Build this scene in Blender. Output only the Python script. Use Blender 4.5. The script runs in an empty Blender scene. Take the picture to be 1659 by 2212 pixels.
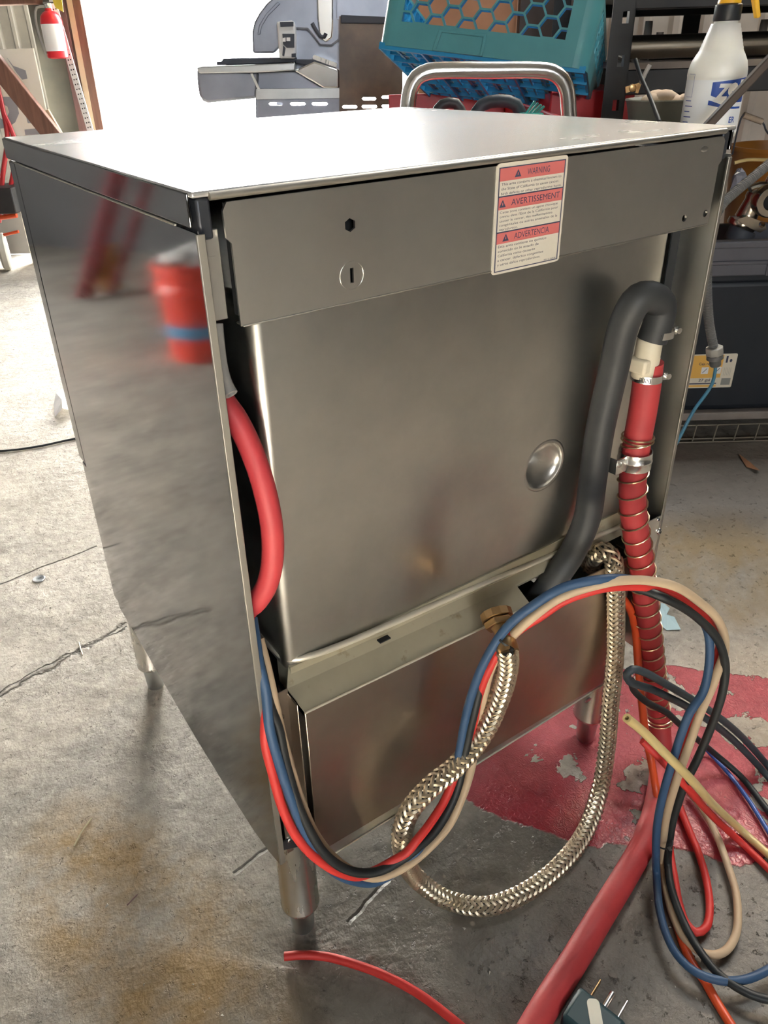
import bpy, bmesh, math, random
from mathutils import Vector, Matrix, Euler
from math import radians, pi, sin, cos, tan, atan2, sqrt
random.seed(7)
SC = bpy.context.scene
COL = SC.collection

# ------------------------------------------------------------------ camera
CAM = Vector((-0.1993, -0.5024, 0.989))
CROT = Euler((radians(60.84), radians(1.62), radians(-34.25)), 'XYZ')
FPX, IW, IH, OX, OY = 1644.35, 1659, 2212, -36.42, -74.94
cam = bpy.data.cameras.new('camera')
cam.sensor_fit = 'AUTO'; cam.sensor_width = 36.0
cam.lens = FPX / IH * 36.0
cam.shift_x = -OX / IH; cam.shift_y = OY / IH
cam.clip_start = 0.02; cam.clip_end = 200
camo = bpy.data.objects.new('camera', cam); COL.objects.link(camo)
camo.location = CAM; camo.rotation_euler = CROT
SC.camera = camo

# ------------------------------------------------------------------ world, light, exposure
SC.view_settings.view_transform = 'Standard'; SC.view_settings.look = 'None'
SC.view_settings.gamma = 1.0; SC.view_settings.use_curve_mapping = False
SC.view_settings.exposure = 3.05
w = bpy.data.worlds.new('sky'); SC.world = w; w.use_nodes = True
w.node_tree.nodes['Background'].inputs[0].default_value = (0.93, 0.97, 1.0, 1)
w.node_tree.nodes['Background'].inputs[1].default_value = 3.6

# the workshop's own frame: u to the right, v away from the camera, z up
A0 = radians(-34.25)
UU = Vector((cos(A0), sin(A0), 0)); VV = Vector((-sin(A0), cos(A0), 0)); ZZ = Vector((0, 0, 1))
O0 = Vector((CAM.x, CAM.y, 0))
FB = (O0, UU, VV, ZZ)
FI = (Vector((0, 0, 0)), Vector((1, 0, 0)), Vector((0, 1, 0)), ZZ)
def W(u, v, z): return O0 + UU * u + VV * v + ZZ * z

sun = bpy.data.lights.new('sun', 'SUN'); sun.energy = 45; sun.angle = radians(.6); sun.color = (1.0, .95, .86)
suno = bpy.data.objects.new('sun', sun); COL.objects.link(suno)
_sd = UU * -.25 + VV * .72 + ZZ * -.65; suno.rotation_euler = _sd.to_track_quat('-Z', 'Y').to_euler(); suno.location = (0, 0, 8)

def bay_light(name, u0, u1, v, z0, z1, d):          # portals that only help the sky light find the bay openings
    l = bpy.data.lights.new(name, 'AREA'); l.shape = 'RECTANGLE'; l.size = u1 - u0; l.size_y = z1 - z0
    l.cycles.is_portal = True
    o = bpy.data.objects.new(name, l); COL.objects.link(o)
    o.location = W((u0 + u1) / 2, v, (z0 + z1) / 2)
    zax = -(VV * d); xax = ZZ.cross(zax).normalized(); yax = zax.cross(xax)
    o.rotation_euler = Matrix((xax, yax, zax)).transposed().to_euler()
bay_light('bay_portal', -1.41, 0.15, 4.62, 0, 2.7, -1)
BACK = (.15, 1.15, -3.0, 1.45, 2.25)                     # opening added in the unseen rear wall for fill light: u0, u1, v, z0, z1
bay_light('rear_fill_portal', BACK[0], BACK[1], BACK[2] - .02, BACK[3], BACK[4], 1)
ROOF_FILL = (.8, 2.5, 1.95, 2.45)                         # opening added in the unseen roof for fill light: u0, u1, v0, v1
pl_ = bpy.data.lights.new('roof_fill_portal', 'AREA'); pl_.shape = 'RECTANGLE'; pl_.size = ROOF_FILL[1] - ROOF_FILL[0]; pl_.size_y = ROOF_FILL[3] - ROOF_FILL[2]; pl_.cycles.is_portal = True
po_ = bpy.data.objects.new('roof_fill_portal', pl_); COL.objects.link(po_); po_.location = W((ROOF_FILL[0] + ROOF_FILL[1]) / 2, (ROOF_FILL[2] + ROOF_FILL[3]) / 2, 3.31); po_.rotation_euler = (0, 0, A0)

# ------------------------------------------------------------------ pixel rays (photo pixels -> points on real planes)
_R = CROT.to_matrix()
def _ray(px, py): return _R @ Vector(((px - IW / 2 - OX) / FPX, -(py - IH / 2 - OY) / FPX, -1))
def PY(px, py, y):
    d = _ray(px, py); return CAM + d * ((y - CAM.y) / d.y)
def PX(px, py, x):
    d = _ray(px, py); return CAM + d * ((x - CAM.x) / d.x)
def PZ(px, py, z=0.0):
    d = _ray(px, py); return CAM + d * ((z - CAM.z) / d.z)
def PV(px, py, v):
    d = _ray(px, py); return CAM + d * (v / d.dot(VV))
def UZ(px, py, v):
    p = PV(px, py, v) - O0; return (p.dot(UU), p.z)
def PD(px, py, dist):
    return CAM + _ray(px, py).normalized() * dist
def PF(px, py, y, r):                                # point on plane y, but never lower than r above the floor
    if y < -.195: return PZ(px, py, r)
    p = PY(px, py, y)
    return p if p.z >= r else PZ(px, py, r)

# ------------------------------------------------------------------ materials
class NT:
    def __init__(s, name):
        s.m = bpy.data.materials.new(name); s.m.use_nodes = True
        s.t = s.m.node_tree; s.n = s.t.nodes; s.p = s.n['Principled BSDF']
        s.tc = s.n.new('ShaderNodeTexCoord')
    def lk(s, a, b): s.t.links.new(a, b)
    def coord(s, scale=(1, 1, 1), rot=(0, 0, 0)):
        mp = s.n.new('ShaderNodeMapping'); mp.inputs['Scale'].default_value = scale; mp.inputs['Rotation'].default_value = rot
        s.lk(s.tc.outputs['Object'], mp.inputs[0]); return mp.outputs[0]
    def noise(s, scale, detail=4, rough=.55, co=None, dist=0):
        n = s.n.new('ShaderNodeTexNoise'); n.inputs['Scale'].default_value = scale; n.inputs['Detail'].default_value = detail
        n.inputs['Roughness'].default_value = rough; n.inputs['Distortion'].default_value = dist
        s.lk(co if co is not None else s.tc.outputs['Object'], n.inputs['Vector']); return n.outputs['Fac']
    def ramp(s, fac, a, b, c0=(0, 0, 0, 1), c1=(1, 1, 1, 1)):
        r = s.n.new('ShaderNodeValToRGB'); e = r.color_ramp.elements
        e[0].position = a; e[0].color = c0; e[1].position = b; e[1].color = c1
        s.lk(fac, r.inputs[0]); return r.outputs[0]
    def mix(s, fac, a, b, mode='MIX'):
        x = s.n.new('ShaderNodeMix'); x.data_type = 'RGBA'; x.blend_type = mode
        for v, i in ((fac, 0), (a, 6), (b, 7)):
            if hasattr(v, 'is_linked') or isinstance(v, bpy.types.NodeSocket): s.lk(v, x.inputs[i])
            elif i == 0: x.inputs[0].default_value = v
            else: x.inputs[i].default_value = (*v[:3], 1)
        return x.outputs[2]
    def math(s, op, a, b=0.0, clamp=False):
        x = s.n.new('ShaderNodeMath'); x.operation = op; x.use_clamp = clamp
        for v, i in ((a, 0), (b, 1)):
            if isinstance(v, bpy.types.NodeSocket): s.lk(v, x.inputs[i])
            else: x.inputs[i].default_value = v
        return x.outputs[0]
    def bump(s, h, strength=.3, dist=.002, prev=None):
        b = s.n.new('ShaderNodeBump'); b.inputs['Strength'].default_value = strength; b.inputs['Distance'].default_value = dist
        s.lk(h, b.inputs['Height'])
        if prev is not None: s.lk(prev, b.inputs['Normal'])
        s.lk(b.outputs[0], s.p.inputs['Normal']); return b.outputs[0]
    def base(s, v):
        if isinstance(v, bpy.types.NodeSocket): s.lk(v, s.p.inputs['Base Color'])
        else: s.p.inputs['Base Color'].default_value = (*v[:3], 1)
    def rough(s, v):
        if isinstance(v, bpy.types.NodeSocket): s.lk(v, s.p.inputs['Roughness'])
        else: s.p.inputs['Roughness'].default_value = v

_MC = {}
def M(name, c1, c2=None, scale=8, rough=.5, metal=0, bump=0, bscale=60, stretch=None, spec=None, emit=None, trans=0):
    if name in _MC: return _MC[name]
    t = NT(name)
    co = t.coord(stretch) if stretch else None
    if c2:
        t.base(t.mix(t.ramp(t.noise(scale, 5, .6, co), .35, .65), c1, c2))
    else: t.base(c1)
    t.rough(t.math('ADD', t.math('MULTIPLY', t.noise(scale * 2.3, 3, .5, co), .16), rough - .08)) if 0.06 < rough < .95 else t.rough(rough)
    t.p.inputs['Metallic'].default_value = metal
    if spec is not None: t.p.inputs['Specular IOR Level'].default_value = spec
    if trans: t.p.inputs['Transmission Weight'].default_value = trans
    if bump: t.bump(t.noise(bscale, 4, .6, co), bump, .002)
    _MC[name] = t.m; return t.m

def steel(name, c1, c2, rough, streak=(1, 1, 1), smudge=.12, bump=.02, spots=False):
    if name in _MC: return _MC[name]
    t = NT(name)
    st = t.coord(streak)
    grain = t.noise(60, 3, .6, st); blot = t.noise(7, 5, .62); fine = t.noise(38, 4, .65)
    c = t.mix(t.ramp(blot, .3, .72), c1, c2)
    if spots: c = t.mix(t.ramp(fine, .62, .74), c, (c1[0] * .55, c1[1] * .5, c1[2] * .42))
    t.base(c); t.p.inputs['Metallic'].default_value = 1
    r = t.math('ADD', t.math('MULTIPLY', blot, smudge), rough - smudge / 2)
    r = t.math('ADD', r, t.math('MULTIPLY', grain, .06)); t.rough(r)
    t.bump(t.math('ADD', t.math('MULTIPLY', grain, .35), t.noise(3.5, 3)), bump, .004)
    _MC[name] = t.m; return t.m

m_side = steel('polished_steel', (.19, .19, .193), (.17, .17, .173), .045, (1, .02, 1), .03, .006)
m_top = steel('brushed_steel_top', (.56, .555, .54), (.46, .46, .45), .22, (.03, 1, 1), .16, .02)
m_top.node_tree.nodes['Principled BSDF'].inputs['Metallic'].default_value = .6
m_rear = steel('dull_steel', (.62, .61, .58), (.52, .52, .49), .34, (1, 1, .04), .16, .03)
m_tank = steel('smeared_steel', (.62, .60, .56), (.46, .46, .43), .30, (1, 1, .05), .22, .04)
m_base = steel('warm_steel', (.50, .44, .37), (.40, .34, .29), .30, (1, 1, .05), .18, .03)  # steel with a warm brown tint
m_deck = steel('dirty_steel', (.43, .395, .29), (.32, .29, .21), .42, (1, 1, 1), .2, .08, True)
m_deck.node_tree.nodes['Principled BSDF'].inputs['Metallic'].default_value = .35
m_lip = steel('lip_glint_steel', (.82, .77, .64), (.70, .65, .54), .30, (1, 1, 1), .1, .0)  # highlight along lip and folds put into this brighter colour
m_lip.node_tree.nodes['Principled BSDF'].inputs['Metallic'].default_value = .55
m_edge = steel('bright_steel', (.72, .70, .66), (.62, .60, .56), .24, (1, 1, .1), .1, .01)
m_hem = steel('worn_hem', (.42, .40, .35), (.34, .33, .30), .5, (1, 1, 1), .1, .0)
m_galv = steel('galvanised_steel', (.62, .63, .63), (.48, .50, .50), .33, (1, 1, 1), .2, .02)
m_chrome = steel('chrome', (.75, .74, .72), (.62, .61, .58), .16, (1, 1, 1), .1, .01)
m_zinc = steel('zinc_strap', (.78, .77, .74), (.66, .65, .62), .22, (1, 1, 1), .1, .02)
m_brass = steel('aged_brass', (.56, .36, .17), (.38, .25, .12), .32, (1, 1, 1), .2, .03)
m_braid = steel('braid_wire', (.70, .61, .46), (.54, .47, .35), .40, (1, 1, 1), .15, .0)
m_spring = steel('spring_wire', (.75, .60, .38), (.6, .46, .28), .28, (1, 1, 1), .1, .0)
m_cast = steel('machined_metal', (.72, .66, .56), (.52, .46, .38), .2, (1, 1, 1), .2, .02)
m_dark = M('dark_interior', (.012, .014, .016), rough=.7)
m_hole = M('hole_black', (.008, .009, .01), rough=.8)
m_rub_black = M('black_rubber', (.022, .024, .026), (.034, .036, .036), 20, .55)
m_blk_tube = M('black_tubing', (.010, .013, .014), rough=.55)
m_blue_tube = M('blue_tubing', (.025, .07, .15), rough=.55)
m_red_tube = M('red_tubing', (.55, .028, .022), rough=.55)
m_tan_tube = M('tan_tubing', (.52, .40, .26), (.46, .34, .22), 14, .58)
m_yel_tube = M('cream_tubing', (.58, .45, .20), rough=.42)
m_org_tube = M('orange_tubing', (.62, .075, .018), rough=.4)
m_redhose = M('red_rubber_hose', (.45, .040, .042), (.36, .032, .035), 16, .6, bump=.12, bscale=150)
m_redhose2 = M('red_silicone_hose', (.50, .045, .05), (.42, .035, .045), 12, .55, bump=.06)
m_grey_tube = M('grey_tubing', (.30, .29, .27), rough=.6)
m_white_pl = M('cream_plastic', (.66, .60, .46), (.58, .51, .37), 18, .5)
m_cable = M('dark_cable', (.035, .05, .062), (.02, .03, .036), 20, .55)
m_paper = M('sticker_white', (.54, .50, .42), rough=.5)
m_stred = M('sticker_red', (.50, .13, .12), rough=.5)
m_ink = M('ink_navy', (.045, .05, .09), rough=.6)
m_teal = M('teal_plastic', (.085, .31, .33), (.075, .275, .295), 9, .42)
m_teal2 = M('blue_plastic_grid', (.015, .26, .50), rough=.4)
m_blacksteel = M('black_painted_steel', (.010, .010, .012), (.018, .017, .017), 12, .5, bump=.05)
m_grillm = M('grey_grill_steel', (.34, .36, .42), (.27, .29, .34), 6, .4, metal=.7)
m_grilld = M('dark_grill_iron', (.05, .055, .07), rough=.6)
m_grillw = M('worn_grill_panel', (.22, .16, .12), (.12, .10, .09), 6, .5, metal=.4)
m_white = M('white_paint', (.8, .8, .78), rough=.5)
m_bottle = M('milky_plastic', (.90, .90, .84), (.80, .80, .74), 6, .35)
_bp = m_bottle.node_tree.nodes['Principled BSDF']; _bp.inputs['Subsurface Weight'].default_value = .6; _bp.inputs['Subsurface Scale'].default_value = .03; _bp.inputs['Subsurface Radius'].default_value = (1, 1, .9)
m_yellow = M('yellow_plastic', (.75, .42, .02), rough=.4)
m_blue_ink = M('label_blue', (.02, .075, .36), rough=.45)
m_redpaint = M('red_enamel', (.48, .02, .025), (.36, .015, .02), 10, .35)
m_wood = M('brown_timber', (.20, .095, .06), (.13, .06, .04), 9, .65, bump=.2, bscale=30, stretch=(6, 6, .6))
m_wood2 = M('pale_timber', (.55, .42, .28), (.45, .33, .2), 9, .65, bump=.15, bscale=30, stretch=(6, 6, .6))
m_wood3 = M('purple_brown_timber', (.17, .09, .085), (.12, .065, .06), 9, .65, bump=.15, bscale=30, stretch=(6, 6, .6))
m_ply = M('orange_plywood', (.42, .20, .10), (.32, .15, .075), 5, .7, bump=.1, bscale=25)
m_signboard = M('painted_board', (.90, .88, .80), (.86, .82, .68), 4, .6)
m_signgrey = M('grey_letter_paint', (.33, .34, .36), rough=.6)
m_corr = M('corrugated_sheet', (.20, .185, .15), (.14, .13, .11), 3, .5, metal=.35)
m_corr2 = M('beige_corrugated_sheet', (.60, .52, .43), (.50, .43, .36), 3, .5, metal=.2)
m_wall = M('dull_wall', (.22, .21, .20), (.17, .16, .155), 2, .8)
m_ceil = M('dark_roof', (.13, .125, .12), (.10, .095, .09), 2, .85)
m_tote = M('black_tote_plastic', (.006, .010, .016), (.009, .013, .02), 8, .5)
m_tray = M('grey_tray_plastic', (.105, .105, .12), (.085, .085, .10), 8, .5)
m_orange = M('orange_bucket_plastic', (.36, .14, .02), rough=.45)
m_label_or = M('label_orange', (.80, .46, .10), rough=.5)
m_wire = M('shelf_wire', (.45, .41, .33), (.38, .34, .27), 10, .35, metal=.8)
m_rustbar = M('dusty_bar', (.28, .24, .21), (.2, .17, .15), 10, .6)
m_rod = M('brown_rod', (.055, .042, .034), (.08, .06, .048), 10, .5, metal=.3)
m_conduit = M('grey_conduit', (.12, .12, .115), (.10, .10, .095), 20, .5)
m_bluecord = M('blue_cord', (.04, .17, .26), rough=.45)
m_rag = M('tan_rag', (.50, .40, .30), (.40, .31, .23), 20, .9, bump=.3)
m_pan = M('grey_green_pan', (.19, .19, .15), (.15, .15, .12), 8, .5)
m_leaf = M('dry_leaf', (.34, .17, .08), (.25, .12, .06), 30, .8)
m_scrap = M('pale_blue_paper', (.45, .60, .62), (.40, .54, .57), 12, .8)
m_cloth = M('white_rag', (.75, .74, .70), (.6, .6, .57), 20, .9)
m_chip = M('concrete_chip', (.50, .47, .40), (.40, .37, .31), 40, .9)
m_bkt = M('red_bucket_plastic', (.66, .05, .03), rough=.35)
m_bluetape = M('blue_tape', (.06, .28, .48), rough=.5)
m_ground = M('outdoor_concrete', (.55, .52, .46), (.48, .45, .4), 2, .9)
m_ext = M('extinguisher_red', (.60, .02, .03), rough=.3)
m_tan_floor = M('plug_tag', (.72, .70, .58), rough=.5)
m_seafoam = M('seafoam_plastic', (.05, .42, .36), rough=.2)

def floor_material():
    t = NT('stained_concrete'); co = t.tc.outputs['Object']
    big = t.noise(1.1, 5, .55); mid = t.noise(5.5, 6, .62); fine = t.noise(42, 5, .65); vfine = t.noise(190, 3, .6)
    c = t.mix(t.ramp(mid, .36, .64), (.40, .36, .30), (.25, .225, .19))
    c = t.mix(t.math('MULTIPLY', t.ramp(fine, .42, .66), .55), c, (.50, .455, .385))
    c = t.mix(t.math('MULTIPLY', t.ramp(t.noise(75, 4, .7), .60, .70), .55), c, (.19, .165, .13))
    c = t.mix(t.math('MULTIPLY', t.ramp(big, .45, .66), .35), c, (.28, .23, .17))
    sep = t.n.new('ShaderNodeSeparateXYZ'); t.lk(co, sep.inputs[0]); X, Y = sep.outputs[0], sep.outputs[1]
    def ell(cx, cy, ax, ay, rot=0.0):
        dx = t.math('SUBTRACT', X, cx); dy = t.math('SUBTRACT', Y, cy)
        a = t.math('ADD', t.math('MULTIPLY', dx, cos(rot)), t.math('MULTIPLY', dy, sin(rot)))
        b = t.math('SUBTRACT', t.math('MULTIPLY', dy, cos(rot)), t.math('MULTIPLY', dx, sin(rot)))
        a = t.math('DIVIDE', a, ax); b = t.math('DIVIDE', b, ay)
        return t.math('ADD', t.math('MULTIPLY', a, a), t.math('MULTIPLY', b, b))      # <1 inside
    def blob(e, soft0, soft1, wob=.9, ns=None):
        k = t.math('ADD', e, t.math('MULTIPLY', t.math('SUBTRACT', ns if ns is not None else mid, .5), wob))
        return t.ramp(k, soft0, soft1, (1, 1, 1, 1), (0, 0, 0, 1))
    # yellow-brown rust stains; the one left of the machine also paints its shadow
    st = t.noise(2.6, 5, .6, None, .6)
    s1 = t.math('MULTIPLY', blob(ell(1.2, .18, .42, .24, -.5), .4, 1.3, 1.2), t.ramp(st, .36, .56))
    stain_shade = t.math('MULTIPLY', blob(ell(-.13, .12, .13, .36, .25), .35, 1.3, 1.2), t.ramp(t.noise(9, 5, .6), .36, .6))
    s3 = t.math('MULTIPLY', t.ramp(t.noise(1.7, 6, .6, None, .5), .56, .72), .5)
    for s, col, k in ((s3, (.34, .25, .15), .55), (s1, (.29, .20, .09), .85), (stain_shade, (.30, .19, .07), .9)):
        c = t.mix(t.math('MULTIPLY', s, k), c, col)
    # oily zone behind the machine, darkened further to paint in the shade there
    oil_shade = blob(ell(.30, -.18, .46, .27, -.5), .5, 1.25, .8)
    c = t.mix(t.math('MULTIPLY', oil_shade, .72), c, (.072, .067, .053))
    dark_patch = blob(ell(1.55, .45, .55, .36, -.5), .35, 1.3, .9)  # soft darker patch towards the wire shelf
    c = t.mix(t.math('MULTIPLY', dark_patch, .75), c, (.115, .095, .075))
    # peeled red paint
    e = ell(.66, -.055, .40, .19, -.62)
    n2 = t.noise(11, 5, .6, None, .5)
    paint = t.ramp(t.math('ADD', e, t.math('MULTIPLY', t.math('SUBTRACT', mid, .5), 1.1)), .93, .96, (1, 1, 1, 1), (0, 0, 0, 1))
    peel = t.ramp(t.math('ADD', t.math('ADD', n2, t.math('MULTIPLY', t.noise(30, 4, .6), .10)), t.math('MULTIPLY', t.math('SUBTRACT', X, .62), .28)), .632, .640, (1, 1, 1, 1), (0, 0, 0, 1))
    pm = t.math('MULTIPLY', paint, peel)
    redc = t.mix(t.ramp(fine, .35, .7), (.36, .038, .05), (.27, .026, .037))
    c = t.mix(pm, c, redc)
    # long cracks: noisy lines with a limited run
    dark = None
    hcr = None
    def line(x0, y0, x1, y1, wd, wob, sc):
        nonlocal dark
        dx, dy = x1 - x0, y1 - y0; L = sqrt(dx * dx + dy * dy); dx /= L; dy /= L
        nn = t.noise(sc, 4, .6)
        d = t.math('ADD', t.math('MULTIPLY', t.math('SUBTRACT', X, x0), -dy), t.math('MULTIPLY', t.math('SUBTRACT', Y, y0), dx))
        d = t.math('ABSOLUTE', t.math('ADD', d, t.math('MULTIPLY', t.math('SUBTRACT', nn, .5), wob)))
        s = t.math('ADD', t.math('MULTIPLY', t.math('SUBTRACT', X, x0), dx), t.math('MULTIPLY', t.math('SUBTRACT', Y, y0), dy))
        on = t.math('MULTIPLY', t.math('GREATER_THAN', s, 0.0), t.math('LESS_THAN', s, L))
        k = t.math('MULTIPLY', t.ramp(d, 0, wd, (1, 1, 1, 1), (0, 0, 0, 1)), on)
        dark = k if dark is None else t.math('MAXIMUM', dark, k)
    for (a, b, wd, wob, sc) in (((0, 1505), (275, 1345), .005, .05, 14), ((0, 1500), (270, 1350), .0035, .09, 10),
                                                                ((505, 1888), (600, 1815), .003, .012, 20), ((750, 1992), (840, 1900), .002, .02, 16),
                                ((0, 1262), (210, 1180), .002, .03, 9)):
        p, q = PZ(*a), PZ(*b); line(p.x, p.y, q.x, q.y, wd, wob, sc)
    c = t.mix(t.math('MULTIPLY', dark, .8), c, (.10, .085, .065))
    # black oil spots and pale flakes
    v = t.n.new('ShaderNodeTexVoronoi'); v.inputs['Scale'].default_value = 17; v.inputs['Randomness'].default_value = 1
    t.lk(co, v.inputs['Vector'])
    sp = t.math('MULTIPLY', t.ramp(v.outputs['Distance'], .07, .1, (1, 1, 1, 1), (0, 0, 0, 1)), t.ramp(t.noise(3.1, 3), .52, .6))
    c = t.mix(t.math('MULTIPLY', sp, .75), c, (.03, .03, .03))
    v2 = t.n.new('ShaderNodeTexVoronoi'); v2.inputs['Scale'].default_value = 31; t.lk(co, v2.inputs['Vector'])
    fl = t.math('MULTIPLY', t.ramp(v2.outputs['Distance'], .10, .15, (1, 1, 1, 1), (0, 0, 0, 1)), t.ramp(t.noise(6.3, 3), .6, .66))
    c = t.mix(t.math('MULTIPLY', fl, .7), c, (.52, .47, .36))
    t.base(c)
    r = t.math('SUBTRACT', .66, t.math('MULTIPLY', oil_shade, .22)); r = t.math('SUBTRACT', r, t.math('MULTIPLY', pm, .18))
    t.rough(t.math('ADD', r, t.math('MULTIPLY', fine, .12)))
    nopaint = t.math('SUBTRACT', 1.0, t.math('MULTIPLY', pm, .7))
    zone = t.ramp(t.noise(1.9, 3), .44, .62)
    pit = t.ramp(t.noise(62, 5, .7), .60, .68)
    h = t.math('ADD', t.math('MULTIPLY', mid, 1.0), t.math('MULTIPLY', t.noise(15, 5, .6), .55))
    h = t.math('ADD', h, t.math('MULTIPLY', fine, t.math('ADD', .10, t.math('MULTIPLY', zone, .42))))
    h = t.math('SUBTRACT', h, t.math('MULTIPLY', pit, .22))
    h = t.math('ADD', h, t.math('MULTIPLY', vfine, .05))
    h = t.math('MULTIPLY', h, nopaint)
    h = t.math('SUBTRACT', h, t.math('MULTIPLY', dark, 1.0))
    h = t.math('ADD', h, t.math('MULTIPLY', pm, .45))
    wr = t.n.new('ShaderNodeTexWave'); wr.inputs['Scale'].default_value = 55; wr.inputs['Distortion'].default_value = 14
    wr.inputs['Detail'].default_value = 2; wr.inputs['Detail Scale'].default_value = 2.0; t.lk(co, wr.inputs['Vector'])
    h = t.math('ADD', h, t.math('MULTIPLY', t.math('MULTIPLY', wr.outputs['Fac'], pm), .035))
    t.bump(h, 1.0, .009)
    return t.m

# ------------------------------------------------------------------ mesh helpers
WL = {}
def loc_of(o): return WL.get(o.name, Vector((0, 0, 0)))
class MB:
    def __init__(s): s.v = []; s.f = []
    def add(s, vs, fs):
        b = len(s.v); s.v += [Vector(p) for p in vs]; s.f += [[b + i for i in f] for f in fs]; return s
    def box(s, x0, x1, y0, y1, z0, z1, fr=FI):
        O, X, Y, Z = fr
        vs = [O + X * x + Y * y + Z * z for z in (z0, z1) for (x, y) in ((x0, y0), (x1, y0), (x1, y1), (x0, y1))]
        return s.add(vs, [[3, 2, 1, 0], [4, 5, 6, 7], [0, 1, 5, 4], [1, 2, 6, 5], [2, 3, 7, 6], [3, 0, 4, 7]])
    def bar(s, a, b, wd, th, up=ZZ):
        a, b = Vector(a), Vector(b); d = (b - a); L = d.length; d.normalize()
        n = d.cross(up)
        if n.length < 1e-4: n = d.cross(Vector((1, 0, 0)))
        n.normalize(); q = n.cross(d)
        return s.box(-wd / 2, wd / 2, 0, L, -th / 2, th / 2, (a, n, d, q))
    def prism(s, poly, d0, d1, fr=FI):            # poly in the frame's (x, z), extruded along y
        O, X, Y, Z = fr; n = len(poly)
        vs = [O + X * a + Y * d0 + Z * c for a, c in poly] + [O + X * a + Y * d1 + Z * c for a, c in poly]
        return s.add(vs, [list(range(n)), list(range(2 * n - 1, n - 1, -1))] + [[i, i + n, (i + 1) % n + n, (i + 1) % n] for i in range(n)])
    def plate(s, outer, holes, d0, d1, fr=FI):     # flat plate with holes through it
        O, X, Y, Z = fr
        bm = bmesh.new(); loops = []
        for lp in [outer] + list(holes):
            vs = [bm.verts.new((a, 0, c)) for a, c in lp]; loops.append(vs)
            for i in range(len(vs)): bm.edges.new((vs[i], vs[(i + 1) % len(vs)]))
        bmesh.ops.triangle_fill(bm, use_beauty=True, use_dissolve=False, edges=bm.edges[:], normal=(0, -1, 0))
        bm.verts.index_update(); N = len(bm.verts)
        vs = [O + X * p.co.x + Y * d + Z * p.co.z for d in (d0, d1) for p in bm.verts]
        fs = []
        for f in bm.faces:
            ix = [q.index for q in f.verts]; fs.append(ix); fs.append([i + N for i in reversed(ix)])
        for lp in loops:
            k = [q.index for q in lp]
            for i in range(len(k)):
                j = (i + 1) % len(k); fs.append([k[i], k[j], k[j] + N, k[i] + N])
        bm.free(); return s.add(vs, fs)
    def lathe(s, prof, fr=FI, n=24, ring=False):
        if ring: prof = list(prof) + [prof[0]]
        O, X, Y, Z = fr; vs = []; fs = []
        for r, z in prof:
            for i in range(n):
                a = 2 * pi * i / n; vs.append(O + X * (r * cos(a)) + Y * (r * sin(a)) + Z * z)
        for k in range(len(prof) - 1):
            for i in range(n):
                j = (i + 1) % n; fs.append([k * n + i, k * n + j, (k + 1) * n + j, (k + 1) * n + i])
        if ring: return s.add(vs, fs)
        if prof[0][0] > 1e-5: fs.append(list(range(n - 1, -1, -1)))
        if prof[-1][0] > 1e-5: fs.append([(len(prof) - 1) * n + i for i in range(n)])
        return s.add(vs, fs)
    def tube(s, pts, r, n=12, step=.008, smooth=True, hollow=0):
        fr = frames(pts, step) if smooth else frames(pts, step, False)
        rr = r if callable(r) else (lambda t: r)
        m = len(fr); vs = []; fs = []
        for k, (p, N, B, T, L) in enumerate(fr):
            q = rr(k / (m - 1))
            vs += [p + (N * cos(2 * pi * i / n) + B * sin(2 * pi * i / n)) * q for i in range(n)]
        for k in range(m - 1):
            for i in range(n):
                j = (i + 1) % n; fs.append([k * n + i, k * n + j, (k + 1) * n + j, (k + 1) * n + i])
        if hollow:
            for end, sg in ((0, 1), (m - 1, -1)):
                p, N, B, T, L = fr[end]; b = len(vs); q = rr(end / (m - 1)) * hollow
                vs += [p + (N * cos(2 * pi * i / n) + B * sin(2 * pi * i / n)) * q for i in range(n)]
                vs += [p + T * (sg * .01) + (N * cos(2 * pi * i / n) + B * sin(2 * pi * i / n)) * q for i in range(n)]
                for i in range(n):
                    j = (i + 1) % n
                    fs.append([end * n + i, end * n + j, b + j, b + i]); fs.append([b + i, b + j, b + n + j, b + n + i])
                fs.append([b + n + i for i in range(n)])
        else:
            fs.append(list(range(n - 1, -1, -1))); fs.append([(m - 1) * n + i for i in range(n)])
        return s.add(vs, fs)
    def ball(s, c, r, n=10, sq=(1, 1, 1)):
        prof = [(max(1e-6, sin(pi * k / 6)) * r, -cos(pi * k / 6) * r) for k in range(7)]
        return s.lathe(prof, (Vector(c), Vector((sq[0], 0, 0)), Vector((0, sq[1], 0)), Vector((0, 0, sq[2]))), n)
    def build(s, name, mat, parent=None, smooth=46, bevel=0, bseg=2, origin=None):
        if parent is not None: L = loc_of(parent)
        elif origin is not None: L = Vector(origin)
        else:
            L = Vector((sum(p.x for p in s.v) / len(s.v), sum(p.y for p in s.v) / len(s.v), min(p.z for p in s.v)))
        me = bpy.data.meshes.new(name)
        me.from_pydata([p - L for p in s.v], [], s.f)
        bm = bmesh.new(); bm.from_mesh(me)
        bmesh.ops.recalc_face_normals(bm, faces=bm.faces[:])
        bm.to_mesh(me); bm.free()
        for k in (mat if isinstance(mat, list) else [mat]): me.materials.append(k)
        if smooth:
            me.shade_smooth(); me.set_sharp_from_angle(angle=radians(smooth))
        o = bpy.data.objects.new(name, me); COL.objects.link(o)
        if parent is not None: o.parent = parent
        else: o.location = L
        WL[o.name] = L
        if bevel:
            b = o.modifiers.new('bevel', 'BEVEL'); b.width = bevel; b.segments = bseg; b.limit_method = 'ANGLE'; b.angle_limit = radians(40)
            b.harden_normals = False
        return o

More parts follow.
